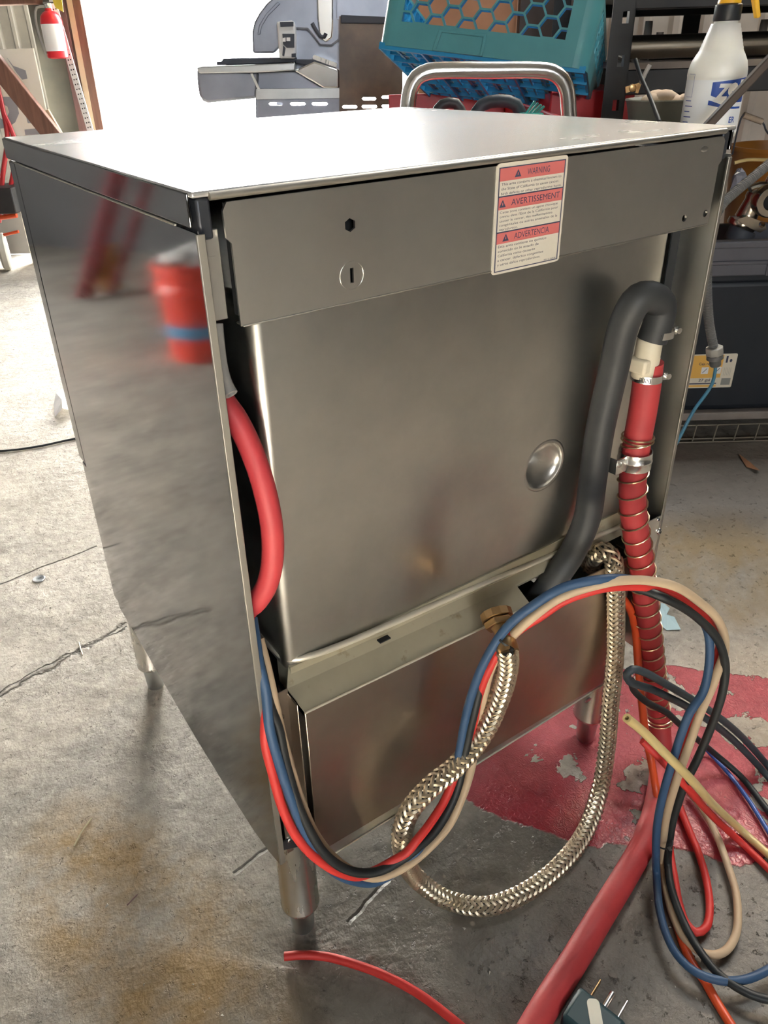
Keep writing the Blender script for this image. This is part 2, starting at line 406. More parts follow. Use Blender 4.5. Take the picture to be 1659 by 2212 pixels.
def spline(pts, step):
    P = [Vector(p) for p in pts]
    if len(P) == 2: P = [P[0], P[0].lerp(P[1], .5), P[1]]
    Q = [P[0] * 2 - P[1]] + P + [P[-1] * 2 - P[-2]]; out = []
    for i in range(1, len(Q) - 2):
        a, b, c, d = Q[i - 1], Q[i], Q[i + 1], Q[i + 2]
        # centripetal Catmull-Rom
        t0 = 0; t1 = t0 + max(1e-5, (b - a).length ** .5); t2 = t1 + max(1e-5, (c - b).length ** .5); t3 = t2 + max(1e-5, (d - c).length ** .5)
        n = max(2, int((c - b).length / step))
        for k in range(n):
            t = t1 + (t2 - t1) * k / n
            A1 = a * ((t1 - t) / (t1 - t0)) + b * ((t - t0) / (t1 - t0)); A2 = b * ((t2 - t) / (t2 - t1)) + c * ((t - t1) / (t2 - t1))
            A3 = c * ((t3 - t) / (t3 - t2)) + d * ((t - t2) / (t3 - t2))
            B1 = A1 * ((t2 - t) / (t2 - t0)) + A2 * ((t - t0) / (t2 - t0)); B2 = A2 * ((t3 - t) / (t3 - t1)) + A3 * ((t - t1) / (t3 - t1))
            out.append(B1 * ((t2 - t) / (t2 - t1)) + B2 * ((t - t1) / (t2 - t1)))
    out.append(P[-1]); return out
def frames(pts, step=.008, smooth=True):
    P = spline(pts, step) if smooth else [Vector(p) for p in pts]
    out = []; N = None; L = 0
    for i, p in enumerate(P):
        T = (P[min(i + 1, len(P) - 1)] - P[max(i - 1, 0)]).normalized()
        if N is None:
            N = T.cross(ZZ)
            if N.length < .1: N = T.cross(Vector((1, 0, 0)))
            N.normalize()
        else: N = (N - T * N.dot(T)).normalized()
        if i: L += (p - P[i - 1]).length
        out.append((p, N, T.cross(N), T, L))
    return out
def resample(fr, n):                                 # frames at equal arc steps
    tot = fr[-1][4]; out = []; k = 0
    for i in range(n):
        s = tot * i / (n - 1)
        while k < len(fr) - 2 and fr[k + 1][4] < s: k += 1
        a, b = fr[k], fr[k + 1]; t = (s - a[4]) / max(1e-9, b[4] - a[4])
        T = a[3].lerp(b[3], t).normalized(); N = a[1].lerp(b[1], t); N = (N - T * N.dot(T)).normalized()
        out.append((a[0].lerp(b[0], t), N, T.cross(N), T, s))
    return out

def tag(o, label=None, cat=None, group=None, kind=None):
    if label: o['label'] = label
    if cat: o['category'] = cat
    if group: o['group'] = group
    if kind: o['kind'] = kind
    return o
def thing(name, label, cat, at, group=None):
    o = bpy.data.objects.new(name, None); COL.objects.link(o); o.empty_display_size = .05
    o.location = at; WL[o.name] = Vector(at); return tag(o, label, cat, group)
def struct(o): o['kind'] = 'structure'; return o
def circle(cx, cz, r, n=16, sx=1, sz=1, a0=0): return [(cx + r * sx * cos(a0 + 2 * pi * i / n), cz + r * sz * sin(a0 + 2 * pi * i / n)) for i in range(n)]
def rrect(x0, x1, z0, z1, r, n=5):
    out = []
    for cx, cz, a in ((x1 - r, z1 - r, 0), (x0 + r, z1 - r, pi / 2), (x0 + r, z0 + r, pi), (x1 - r, z0 + r, 1.5 * pi)):
        out += [(cx + r * cos(a + pi / 2 * k / n), cz + r * sin(a + pi / 2 * k / n)) for k in range(n + 1)]
    return out

# text as flat printed outlines, fitted into a box and mapped onto a surface
def text_outline(s, shear=0, bold=0, sub=0):
    c = bpy.data.curves.new('t', 'FONT'); c.body = s; c.size = 1; c.resolution_u = 3; c.offset = bold; c.shear = shear
    o = bpy.data.objects.new('t', c); COL.objects.link(o)
    bpy.context.view_layer.update()
    me = bpy.data.meshes.new_from_object(o.evaluated_get(bpy.context.evaluated_depsgraph_get()))
    vs = [(v.co.x, v.co.y) for v in me.vertices]; fs = [list(p.vertices) for p in me.polygons]
    if sub:                                          # finer faces, so that print can follow a round surface
        bm = bmesh.new(); bm.from_mesh(me); bmesh.ops.triangulate(bm, faces=bm.faces[:]); bmesh.ops.subdivide_edges(bm, edges=bm.edges[:], cuts=sub, use_grid_fill=True)
        bm.to_mesh(me); bm.free(); vs = [(v.co.x, v.co.y) for v in me.vertices]; fs = [list(p.vertices) for p in me.polygons]
    bpy.data.objects.remove(o); bpy.data.meshes.remove(me); bpy.data.curves.remove(c)
    return vs, fs
def put_text(mb, s, x0, x1, z0, z1, mapf, shear=0, bold=0, keep=False, zfit=None, sub=0):
    vs, fs = text_outline(s, shear, bold, sub)
    if not vs: return
    ax, bx = min(v[0] for v in vs), max(v[0] for v in vs)
    az, bz = (min(v[1] for v in vs), max(v[1] for v in vs)) if zfit is None else zfit
    sx = (x1 - x0) / (bx - ax); sz = (z1 - z0) / (bz - az)
    if keep: sx = min(sx, sz)
    mb.add([mapf(x0 + (v[0] - ax) * sx, z0 + (v[1] - az) * sz) for v in vs], fs)

# ================================================================== THE SETTING
f = MB(); f.box(-5, 5, -5.5, 4.6, -.12, 0, FB)
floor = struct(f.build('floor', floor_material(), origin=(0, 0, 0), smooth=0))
g = MB(); g.box(-40, 40, 4.6, 60, -.14, -.02, FB); struct(g.build('ground', m_ground, origin=(0, 0, -.14), smooth=0))
c = MB(); c.plate([(-5, -3.2), (5, -3.2), (5, 4.75), (-5, 4.75)], [[(ROOF_FILL[0], ROOF_FILL[2]), (ROOF_FILL[1], ROOF_FILL[2]), (ROOF_FILL[1], ROOF_FILL[3]), (ROOF_FILL[0], ROOF_FILL[3])]], 3.2, 3.3, (O0, UU, ZZ, VV)); struct(c.build('ceiling', m_ceil, smooth=0))
def corrugated(u0, u1, v, z0, z1, pitch, depth, th=.02):
    poly = []; u = u0
    while u < u1 - 1e-6:
        poly += [(u, 0), (min(u1, u + pitch * .55), 0), (min(u1, u + pitch * .68), -depth), (min(u1, u + pitch * .87), -depth)]; u += pitch
    poly.append((u1, 0))
    mb = MB(); n = len(poly)
    vs = [W(a, v + b, z) for z in (z0, z1) for a, b in poly] + [W(a, v + th, z) for z in (z0, z1) for a, b in (poly[0], poly[-1])]
    fs = [[i, i + 1, n + i + 1, n + i] for i in range(n - 1)]
    fs += [[2 * n, 2 * n + 1, 2 * n + 3, 2 * n + 2], [0, n, 2 * n + 2, 2 * n], [n - 1, 2 * n - 1, 2 * n + 3, 2 * n + 1]]
    return mb.add(vs, fs)
c = MB(); c.box(-3.5, -1.6, 4.75, 5.8, 3.2, 3.3, FB); struct(c.build('shade_roof', m_ceil, smooth=0))  # roof strip added out of view to block overhead sky light
struct(corrugated(-3.4, -1.9, 5.7, -.02, 3.2, .105, .022).build('wall_front', m_corr, smooth=0))
r = MB(); r.box(-3.4, -2.02, 4.62, 4.70, 0, 3.2, FB); struct(r.build('shade_wall', m_wall, smooth=0))  # unseen wall piece added to keep the side panel's reflection dark
lt = MB(); lt.box(-1.52, .15, 4.6, 4.7, 2.7, 3.2, FB); struct(lt.build('trim_1', m_corr, smooth=0))
struct(corrugated(.15, 5, 2.9, 0, 3.2, .098, .012).build('wall_back', m_corr2, smooth=0))
r = MB(); r.box(.15, .2, 2.9, 4.7, 0, 3.2, FB); struct(r.build('wall_return', m_wall, smooth=0))
r = MB(); r.box(-3.5, -3.4, -3.2, 5.72, -.02, 3.2, FB); struct(r.build('wall_left', M('left_wall_paint', (.17, .165, .16), (.14, .135, .13), 2, .85), smooth=0))
r = MB(); r.box(5, 5.1, -3.2, 4.75, 0, 3.2, FB); struct(r.build('wall_right', m_wall, smooth=0))
r = MB()
r.plate([(-5, 0), (5, 0), (5, 3.2), (-5, 3.2)], [[(BACK[0], BACK[3]), (BACK[1], BACK[3]), (BACK[1], BACK[4]), (BACK[0], BACK[4])]], -3.1, -3.0, FB)
struct(r.build('wall_rear', m_wall, smooth=0))
# steel column and timber door jamb at the left of the bay opening
t = MB(); t.box(-1.70, -1.53, 4.5, 4.64, 0, 3.2, FB); struct(t.build('trim_2', M('olive_column', (.10, .095, .075), (.07, .07, .06), 4, .6), smooth=0))
j = bpy.data.objects.new('door_1', None); COL.objects.link(j); j.location = W(-1.47, 4.5, 0); WL['door_1'] = W(-1.47, 4.5, 0); struct(j)
for nm, u0, u1, v0, mt in (('jamb_board', -1.545, -1.495, 4.44, m_wood3), ('jamb_edge', -1.495, -1.452, 4.47, M('pale_lit_jamb_wood', (.80, .66, .46), (.74, .56, .36), 9, .6)), ('jamb_trim', -1.452, -1.41, 4.43, m_wood)):  # jamb edge is pale wood, lightened to paint the outside light on it
    b = MB(); b.box(u0, u1, v0, 4.6, 0, 2.7, FB); b.build(nm, mt, j, bevel=.004)
b = MB(); p = [UZ(0, -8, 4.5), UZ(92, -8, 4.5), UZ(94, 10, 4.5), UZ(0, 13, 4.5)]
b.prism([(p[0][0] - .8, p[0][1]), p[1], p[2], (p[3][0] - .8, p[3][1])], 4.4, 4.5, FB)
struct(b.build('trim_3', m_wood, bevel=.004))

# ================================================================== THE MACHINE
mw = thing('dishwasher', 'stainless steel undercounter dishwasher seen from behind, on four round legs', 'dishwasher', (.3025, .29, 0))
WX, DY, HZ = .605, .579, .912
# top
b = MB(); b.plate([(.0, 0), (.0, DY), (WX, DY), (WX, 0), (.02, 0)], [], 0, .004, (Vector((0, 0, HZ - .004)), Vector((1, 0, 0)), ZZ, Vector((0, 1, 0))))
top = b.build('top_panel', m_top, mw, bevel=.0015)
b = MB(); b.box(-.0015, .001, .006, DY, HZ - .0235, HZ - .001); b.box(WX - .001, WX + .0015, .003, DY, HZ - .0235, HZ - .001)
b.box(0, WX, DY - .002, DY + .0005, HZ - .0235, HZ - .001); b.build('top_skirt', m_side, top, bevel=.0008)
b = MB(); b.tube([(.012, -.001, HZ - .0035), (WX - .02, -.001, HZ - .0035)], .0028, 8, .3); b.build('top_hem', m_hem, top)
b = MB(); b.box(.0015, .006, .035, .545, HZ - .027, HZ - .0225); b.build('side_groove', m_hole, top, smooth=0)
b = MB(); b.box(-.0016, .0008, .035, .548, HZ - .0262, HZ - .0245); b.build('groove_edge', m_hem, top, bevel=.0006)
# left side panel
poly = [(0, .205), (.03, .194), (.071, .186), (.152, .183), (.244, .185), (.32, .192), (.42, .203), (.545, .212), (.545, HZ - .0265), (0, HZ - .0265)]
FSX = (Vector((0, 0, 0)), Vector((0, 1, 0)), Vector((1, 0, 0)), ZZ)
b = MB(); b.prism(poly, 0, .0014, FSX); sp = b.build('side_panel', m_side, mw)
b = MB(); b.box(-.0004, .006, -.0008, .0016, .206, HZ - .027); b.build('panel_hem', m_hem, sp, bevel=.0006)
# right side panel
b = MB(); b.prism([(0, .2), (.545, .212), (.545, HZ - .027), (0, HZ - .027)], WX - .0014, WX, FSX); sp2 = b.build('side_panel', m_rear, mw)
b = MB(); b.box(WX - .005, WX + .0004, -.0012, .0014, .2, HZ - .03); b.build('panel_hem', m_hem, sp2, bevel=.0006)
b = MB(); b.box(WX - .0165, WX - .0014, .044, .0455, .44, .815); b.build('gap_shade_strip', m_dark, sp2)  # near-black strip standing in for the shade of the gap
# door side at the front of the machine
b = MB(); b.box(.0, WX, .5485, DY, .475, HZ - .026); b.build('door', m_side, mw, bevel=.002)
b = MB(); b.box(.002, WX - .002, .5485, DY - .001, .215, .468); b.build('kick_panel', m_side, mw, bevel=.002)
# inner boxes in near-black, painting the shade of the deep gaps
b = MB(); b.box(.012, WX - .012, .50, .546, .21, HZ - .03); b.box(.012, WX - .012, .06, .546, .195, .205); b.build('shaded_chassis', m_dark, mw, smooth=0)
# corner brackets under the top
for x0, x1 in ((.004, .0145), (WX - .0145, WX - .003)):
    b = MB(); b.box(x0, x1, .004, .03, HZ - .0325, HZ - .005)
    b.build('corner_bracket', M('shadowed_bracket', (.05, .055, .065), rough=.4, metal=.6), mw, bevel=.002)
b = MB(); b.box(.0035, .0185, .006, .0075, .822, .886); b.box(.017, .0185, .006, .03, .822, .886); b.build('corner_post', m_rear, mw, bevel=.0015)
b = MB(); b.prism(rrect(.0055, .0155, .855, .868, .002), .0055, .0065); b.build('post_patch', m_rear, mw)
# upper rear panel
TL, BLc, BR, TR = PY(475, 435, 0), PY(515, 705, 0), PY(1535, 480, 0), PY(1567, 292, 0)
zt, zb_ = .9035, .8168
outer = [(.0245, zb_), (.0245, .876), (.021, .880), (.0205, .898), (.024, zt), (.583, zt), (.587, .899), (.5868, .880), (.583, .876), (.583, zb_)]
hexc = PY(756, 486, -.001); kn = PY(760, 595, -.001); h1 = PY(1478, 471, -.001); h2 = PY(1523, 461, -.001)
holes = [circle(hexc.x, hexc.z, .0052, 6, 1, 1, pi / 6), circle(h1.x, h1.z, .0038, 14), circle(h2.x, h2.z, .0038, 14),
         [(kn.x - .0016, kn.z - .0058), (kn.x + .0016, kn.z - .0058), (kn.x + .0016, kn.z + .0058), (kn.x - .0016, kn.z + .0058)]]
b = MB(); b.plate(outer, holes, -.0012, .0012); up = b.build('control_panel_cover', m_rear, mw)
b = MB(); b.box(.026, .582, -.0018, .010, zb_ - .0012, zb_ + .0006); b.build('folded_edge', m_hem, up, bevel=.0008)
b = MB(); b.lathe([(.0112, 0), (.0112, .0006), (.0107, .0006), (.0107, 0)], (Vector((kn.x, -.0012, kn.z)), Vector((1, 0, 0)), ZZ, Vector((0, -1, 0))), 32, True); b.build('knockout_ring', m_rear, up)
b = MB(); b.box(.03, .575, .014, .02, .82, .90); b.build('panel_backing', m_hole, mw, smooth=0)
dn = PY(1522, 322, -.001); b = MB(); b.ball((dn.x, -.0008, dn.z), .007, 12, (1, .14, .45)); b.build('dent', m_edge, up)
# warning sticker
c0, c1, c2, c3 = PY(1073, 352, -.0013), PY(1224, 336, -.0013), PY(1061, 593, -.0013), PY(1208, 565, -.0013)
sx0, sx1 = (c0.x + c2.x) / 2, (c1.x + c3.x) / 2; sz1, sz0 = (c0.z + c1.z) / 2, (c2.z + c3.z) / 2
b = MB(); b.prism(rrect(sx0, sx1, sz0, sz1, .0035), -.0020, -.0012); lab = b.build('warning_label', m_paper, mw); lab['label'] = 'white sticker with three red WARNING bands'
SW, SH = sx1 - sx0, sz1 - sz0
def smap(d): return lambda x, z: Vector((sx0 + x * SW, -.0020 - d, sz0 + z * SH))
def srect(mb, x0, x1, z0, z1, d):
    m = smap(d); mb.add([m(x0, z0), m(x1, z0), m(x1, z1), m(x0, z1)], [[0, 1, 2, 3]])
ink, red = MB(), MB()
for x0, x1, z0, z1 in ((.03, .97, .955, .965), (.03, .97, .022, .032), (.03, .045, .022, .965), (.955, .97, .022, .965), (.03, .97, .705, .717), (.03, .97, .385, .397)):
    srect(ink, x0, x1, z0, z1, .00008)
for z0, z1 in ((.845, .955), (.595, .705), (.285, .385)):
    srect(red, .045, .955, z0, z1, .00006)
def block(lines, ztop, lh, right):
    for i, (s, xr) in enumerate(lines):
        z1 = ztop - i * lh
        put_text(ink, s, .07, xr, z1 - lh * .78, z1, smap(.00012), zfit=(-.22, .74))
for s, zc, tx, x0, x1 in (('WARNING', .872, .29, .42, .74), ('AVERTISSEMENT', .622, .10, .22, .92), ('ADVERTENCIA', .310, .17, .29, .80)):
    put_text(ink, s, x0, x1, zc, zc + .055, smap(.00012))
    m = smap(.00012); ink.add([m(tx - .045, zc - .006), m(tx + .045, zc - .006), m(tx, zc + .062)], [[0, 1, 2]])
    bang = m
    red.add([smap(.00018)(tx - .007, zc + .012), smap(.00018)(tx + .007, zc + .012), smap(.00018)(tx + .004, zc + .036), smap(.00018)(tx - .004, zc + .036)], [[0, 1, 2, 3]])
block([('This area contains a chemical known to', .92), ('the State of California to cause cancer,', .89), ('birth defects or other reproductive harm.', .93)], .832, .041, 0)
block([('Cette zone contient un agent chimique', .90), ("connu dans l'Etat de la Californie pour", .91), ('causer le cancer, des malformations', .83), ('congénitales ou autres anomalies de la', .91), ('reproduction.', .33)], .584, .0385, 0)
block([('Esta area contiene un quimico', .77), ('conocido en le estado de', .66), ('California como causante', .61), ('a cancer, defectos congenitos', .74), ('y otros daños reproductivos.', .70)], .274, .0425, 0)
put_text(ink, '0012-0008', .76, .94, .036, .05, smap(.00012))
red.build('warning_band', m_stred, lab, smooth=0); ink.build('lettering', m_ink, lab, smooth=0)
# tank (rounded box with a pressed dimple)
tb = MB(); tb.box(.046, .569, .031, .49, .436, .822)
tank = tb.build('tank', m_tank, mw)
bv = tank.modifiers.new('bevel', 'BEVEL'); bv.width = .011; bv.segments = 5; bv.limit_method = 'ANGLE'
dc = PY(1176, 1006, .031)
cut = MB(); cut.ball((0, 0, 0), 1, 40, (1, 1, 1)); cut.v = [Vector((dc.x + p.x * .0285, .031 + p.y * .014, dc.z + p.z * .0285)) for p in cut.v]
prof = [(max(1e-6, sin(pi * k / 16)), -cos(pi * k / 16)) for k in range(17)]
cut = MB(); cut.lathe(prof, (Vector((dc.x, .031, dc.z)), Vector((.0285, 0, 0)), Vector((0, 0, .0285)), Vector((0, .012, 0))), 40)
co = cut.build('cutter', m_tank, mw)
bo = tank.modifiers.new('dimple', 'BOOLEAN'); bo.operation = 'DIFFERENCE'; bo.object = co; bo.solver = 'EXACT'
bpy.context.view_layer.update()
me = bpy.data.meshes.new_from_object(tank.evaluated_get(bpy.context.evaluated_depsgraph_get()))
tank.modifiers.clear(); tank.data = me; bpy.data.objects.remove(co)
me.shade_smooth(); me.set_sharp_from_angle(angle=radians(32))
b = MB(); b.lathe([(.0285, .0), (.030, .0007), (.0315, .0007), (.033, 0), (.030, -.001)], (Vector((dc.x, .031, dc.z)), Vector((1, 0, 0)), ZZ, Vector((0, -1, 0))), 40, True); b.build('dimple_rim', m_tank, tank)
ll, lr = PY(615, 1447, .030), PY(1432, 1103, .030)
def lipz(x): return .452 + (.423 - .452) * (x - .05) / .5
b = MB(); b.tube([(.047, .12, lipz(.047)), (.047, .06, lipz(.047)), (.052, .036, lipz(.052)), (.075, .0285, lipz(.075)), (.30, .028, lipz(.3)), (.566, .028, lipz(.566))], .0035, 8, .01); b.build('tank_lip', m_lip, tank)
b = MB(); b.box(.05, .566, .029, .06, .405, .447); b.build('tank_foot', m_deck, tank)
b = MB(); b.box(.045, .57, .029, .0305, .808, .8155); b.build('tank_seam', m_tank, tank)
# base box with the cut-out for the hoses
def bz(x): return .411 + (.392 - .411) * (x - .047) / .509
b = MB()
b.prism([(.047, .186), (.556, .172), (.556, bz(.556)), (.047, bz(.047))], 0, .002)
b.box(.047, .049, 0, .06, .19, .40); b.box(.554, .556, 0, .03, .18, bz(.55))
base = b.build('base_box', m_base, mw, bevel=.0012)
def slab(mb, q, th=.0016):
    n = len(q); up = Vector((0, -.7, .7)).normalized() * th
    mb.add([Vector(p) for p in q] + [Vector(p) - up for p in q], [list(range(n)), list(range(2 * n - 1, n - 1, -1))] + [[i, i + n, (i + 1) % n + n, (i + 1) % n] for i in range(n)])
b = MB()
n1 = .362; kb = PY(1116, 1265, .022)
slab(b, [(.047, -.001, bz(.047)), (n1, -.001, bz(n1)), (kb.x, .022, kb.z), (.040, .021, .4305)])
n2 = PY(1340, 1160, .020)
slab(b, [(.040, .021, .4305), (kb.x, .022, kb.z), (n2.x, .022, n2.z), (.571, .022, .412), (.571, .034, .424), (.05, .034, .444)])
e1 = PY(1366, 1197, -.001)
slab(b, [(.546, -.001, bz(.546)), (.556, -.001, bz(.556)), (.571, .022, .412), (n2.x + .004, .022, n2.z)])
b.build('deck', m_deck, base)
b = MB(); b.tube([(.047, -.0012, bz(.047)), (n1, -.0012, bz(n1))], .0014, 6, .3); b.build('deck_fold', m_lip, base)
for a1 in ((826, 1378),):
    q = PY(*a1, .024); b = MB(); b.box(q.x - .007, q.x + .007, .018, .0245, q.z - .0005, q.z + .0008); b.build('tab_slot', m_hole, base, smooth=0)
# left flange and right mounting plate with screws
b = MB(); b.box(.018, .0405, .020, .0215, .186, .431); b.box(.039, .0405, .0, .0215, .186, .425); b.build('mounting_flange', m_base, mw, bevel=.0012)
q0, q1, q2, q3 = PY(1352, 1140, .012), PY(1436, 1105, .0), PY(1406, 1250, .0), PY(1375, 1262, .012)
b = MB(); b.box(.572, .6035, -.0005, .0012, .325, .437); b.box(.572, .5735, -.0005, .03, .325, .437); b.build('mounting_plate', m_rear, mw, bevel=.0012)
def screw(px, py, y, r=.0042):
    p = PY(px, py, y); fr = (p, Vector((1, 0, 0)), ZZ, Vector((0, -1, 0)))
    b = MB(); b.lathe([(r, -.0008), (r, .0006), (r * .8, .0016), (r * .4, .0022), (1e-6, .0024)], fr, 18); s = b.build('screw', m_zinc, mw)
    b = MB(); b.box(-r * .5, r * .5, -r * .1, r * .1, .0014, .0026, fr); b.box(-r * .1, r * .1, -r * .5, r * .5, .0014, .0026, fr); b.build('screw_slot', m_hole, s, smooth=0)
screw(606, 1550, .0195); screw(626, 1814, .0195); screw(1424, 1148, -.0012, .005); screw(1421, 1122, -.0012, .003)
# bottom rail with slot
ra, rb = PY(722, 1851, .012), PY(1300, 1492, .012)
b = MB()
FR = (Vector((.0, .012, 0)), Vector((1, 0, 0)), Vector((0, 1, 0)), ZZ)
sl = PY(1271, 1513, .012)
b.plate([(.05, .150), (.556, .150), (.556, .184), (.05, .184)], [rrect(sl.x - .006, sl.x + .006, sl.z - .003, sl.z + .003, .0028, 4)], .0, .0018, FR)
b.box(.05, .556, .012, .045, .1485, .150)
rail = b.build('bottom_rail', m_galv, mw)
b = MB(); b.tube([(.05, .0115, .1495), (.556, .0115, .1495)], .0013, 6, .4); b.build('rail_fold', m_lip, rail)
# legs
for x, y in ((.036, .041), (.569, .041), (.036, .572), (.569, .55)):
    fr = (Vector((x, y, 0)), Vector((1, 0, 0)), Vector((0, 1, 0)), ZZ)
    b = MB(); b.lathe([(.0235, .052), (.0245, .054), (.0245, .057), (.0238, .058), (.0232, .20)], fr, 32)
    lg = b.build('leg', m_edge, mw)
    b = MB(); b.lathe([(.0135, 0), (.0145, .002), (.0165, .045), (.0165, .052)], fr, 24); b.build('foot', m_galv, lg)
b = MB(); b.prism([(.012, .200), (.040, .186), (.050, .197), (.046, .205), (.012, .214)], .018, .02); b.build('leg_bracket', M('black_bracket', (.02, .022, .025), rough=.4), mw)

# ================================================================== HOSES AND TUBES OF THE MACHINE
def tube_thing(name, label, cat, pts, r, mat, n=14, step=.006, hollow=0):
    b = MB(); b.tube(pts, r, n, step, hollow=hollow); o = b.build(name, mat); return tag(o, label, cat)
def inside(pts, m):
    for p in pts: p.x = max(p.x, m) if p.y > -.004 else p.x
    return pts
# black drain hose, white elbow, red hose with spring
HX = Vector((1, 0, 0))
pts = [PY(1398, 778, -.002), PY(1408, 735, -.004), PY(1424, 690, -.006), PY(1428, 662, -.006), PY(1412, 643, -.006), PY(1380, 645, -.004), PY(1352, 690, .002),
       PY(1325, 800, .008), PY(1296, 930, .010), PY(1280, 1040, .010), PY(1268, 1120, .008), PY(1238, 1190, .010), PY(1205, 1240, .012), PY(1165, 1290, .022), PY(1140, 1330, .035)]
dh = thing('black_drain_hose', 'thick black rubber hose bent over at the top of the right rear edge', 'hose', pts[0])
b = MB(); b.tube(pts[1:], .0165, 16, .006); hb = b.build('hose', m_rub_black, dh)
def clamp(parent, c, axis, r, wd, screw_dir, mat=m_zinc):
    axis = axis.normalized(); sd = (screw_dir - axis * screw_dir.dot(axis)).normalized(); q = axis.cross(sd)
    b = MB(); b.lathe([(r, -wd / 2), (r + .001, -wd / 2), (r + .001, wd / 2), (r, wd / 2)], (c, sd, q, axis), 24, True); cl = b.build('hose_clamp', mat, parent)
    b = MB(); b.box(r, r + .006, -.006, .006, -wd * .55, wd * .55, (c, sd, q, axis)); b.tube([c + sd * (r + .006) - q * .009, c + sd * (r + .006) + q * .009], .0035, 10, .1); b.build('clamp_screw', mat, cl)
    b = MB()
    tow = (CAM - c); tow = (tow - axis * tow.dot(axis)).normalized(); tq = axis.cross(tow)
    for k in range(-4, 4):
        a = k * .09; d = tow * cos(a) + tq * sin(a); e = axis.cross(d)
        b.box(-.0004, .0014, -.0004, .0004, -wd * .32, wd * .32, (c + d * r, d, e, axis))
    b.build('clamp_slots', m_hole, cl, smooth=0); return cl
clamp(dh, PY(1420, 717, -.005), PY(1420, 690, -.005) - PY(1412, 740, -.005), .0172, .008, Vector((1, -.2, 0)))
red = [PY(1402, 782, -.004), PY(1397, 830, -.005), PY(1388, 890, -.006), PY(1377, 950, -.007), PY(1369, 1010, -.008), PY(1366, 1070, -.010), PY(1372, 1140, -.014), PY(1384, 1210, -.018),
       PY(1394, 1290, -.023), PY(1404, 1380, -.028), PY(1414, 1470, -.034), PY(1424, 1555, -.042), PF(1428, 1640, -.060, .024), PZ(1420, 1725, .018), PZ(1395, 1810, .017), PZ(1352, 1890, .017), PZ(1300, 1975, .017),
       PZ(1240, 2075, .017), PZ(1180, 2170, .017), PZ(1120, 2275, .017)]
rh = thing('red_drain_hose', 'thick red rubber drain hose running from the white elbow across the floor', 'hose', red[13])
b = MB(); b.tube(red, .0163, 16, .006); hb = b.build('hose', m_redhose, rh)
e0 = PY(1398, 768, -.004)
ax = (PY(1412, 735, -.004) - PY(1400, 800, -.004)).normalized()
b = MB(); b.lathe([(.0125, -.026), (.0140, -.024), (.0145, -.002), (.0140, .0), (.0140, .018), (.0125, .02)], (e0, HX, ax.cross(HX), ax), 24)
el = b.build('elbow_fitting', m_white_pl, rh); el['label'] = 'cream plastic elbow joining black and red hose'
b = MB(); b.box(-.017, .0, -.012, .012, -.018, .0, (e0, HX, ax.cross(HX), ax)); b.build('elbow_spur', m_white_pl, el, bevel=.003)
clamp(rh, PY(1397, 812, -.005), ax, .0168, .0085, Vector((1, -.35, 0)))
# spring wound round the red hose
fr_all = frames(red, .004)
sA = min(fr_all, key=lambda f: (f[0] - red[3]).length)[4]; sB = min(fr_all, key=lambda f: (f[0] - PY(1424, 1556, -.042)).length)[4]
L = sB - sA; turns = 23; cnt = turns * 16; spr = []
k = 0
for i in range(cnt + 1):
    s = i / cnt
    s = .012 * min(1, s / .08) * 0 + s
    S = sA + L * s
    while k < len(fr_all) - 2 and fr_all[k + 1][4] < S: k += 1
    a, bb = fr_all[k], fr_all[k + 1]; t = (S - a[4]) / (bb[4] - a[4]); th = 2 * pi * turns * s
    spr.append(a[0].lerp(bb[0], t) + (a[1] * cos(th) + a[2] * sin(th)) * .0178)
b = MB(); b.tube(spr, .00115, 6, 1, smooth=False); b.build('coil_spring', m_spring, rh)
for px, py in ((1383, 944), (1381, 948), (1424, 1557), (1423, 1552)):
    q = min(fr_all, key=lambda f: (f[0] - PY(px, py, -.007 if py < 1000 else -.042)).length)
    b = MB(); ring = [q[0] + (q[1] * cos(2 * pi * i / 24) + q[2] * sin(2 * pi * i / 24)) * .0182 for i in range(25)]; b.tube(ring, .0012, 6, 1, smooth=False); b.build('spring_end_coil', m_spring, rh)
# galvanised P-clip holding the hose
pc = PY(1370, 990, -.008); q = min(fr_all, key=lambda f: (f[0] - pc).length); ax = q[3]
lx = (Vector((-1, 0, .12)) - ax * Vector((-1, 0, .12)).dot(ax)).normalized(); ly = ax.cross(lx)
b = MB(); b.lathe([(.0185, -.011), (.0198, -.011), (.0198, -.002), (.0206, -.001), (.0206, .001), (.0198, .002), (.0198, .011), (.0185, .011)], (q[0], lx, ly, ax), 28, True); cl = b.build('pipe_strap', m_zinc, rh)
cl['label'] = 'shiny zinc pipe strap'
b = MB(); b.box(.017, .036, -.003, .0, -.010, .010, (q[0], lx, ly, ax)); b.box(.034, .036, -.003, .012, -.010, .010, (q[0], lx, ly, ax)); b.build('strap_tail', m_zinc, cl, bevel=.001)
b = MB(); b.lathe([(.0045, 0), (.0045, .002), (.003, .0035), (1e-6, .004)], (q[0] + lx * .031 - ax * 0.003, lx, ax, ly if ly.y < 0 else -ly), 12); b.build('strap_screw', m_edge, cl)
# red hose on the left with grey tube end
tube_thing('red_loop_hose', 'bright red hose bulging out of the gap beside the left side panel', 'hose',
           inside([PY(462, 800, .05), PY(480, 862, .04), PY(507, 900, .03), PY(540, 965, .018), PY(568, 1045, .008), PY(586, 1130, .002), PY(589, 1205, .002), PY(578, 1260, .006), PY(556, 1298, .014), PY(540, 1312, .03), PY(530, 1330, .06)], .0125), .0098, m_redhose2, 16)
tube_thing('grey_drain_tube', 'short grey tube with a cut open end above the red loop hose', 'tube',
           inside([PY(466, 700, .045), PY(470, 745, .04), PY(478, 800, .034), PY(488, 832, .028), PY(499, 852, .022)], .009), .0058, m_grey_tube, 14, .004, hollow=.55)

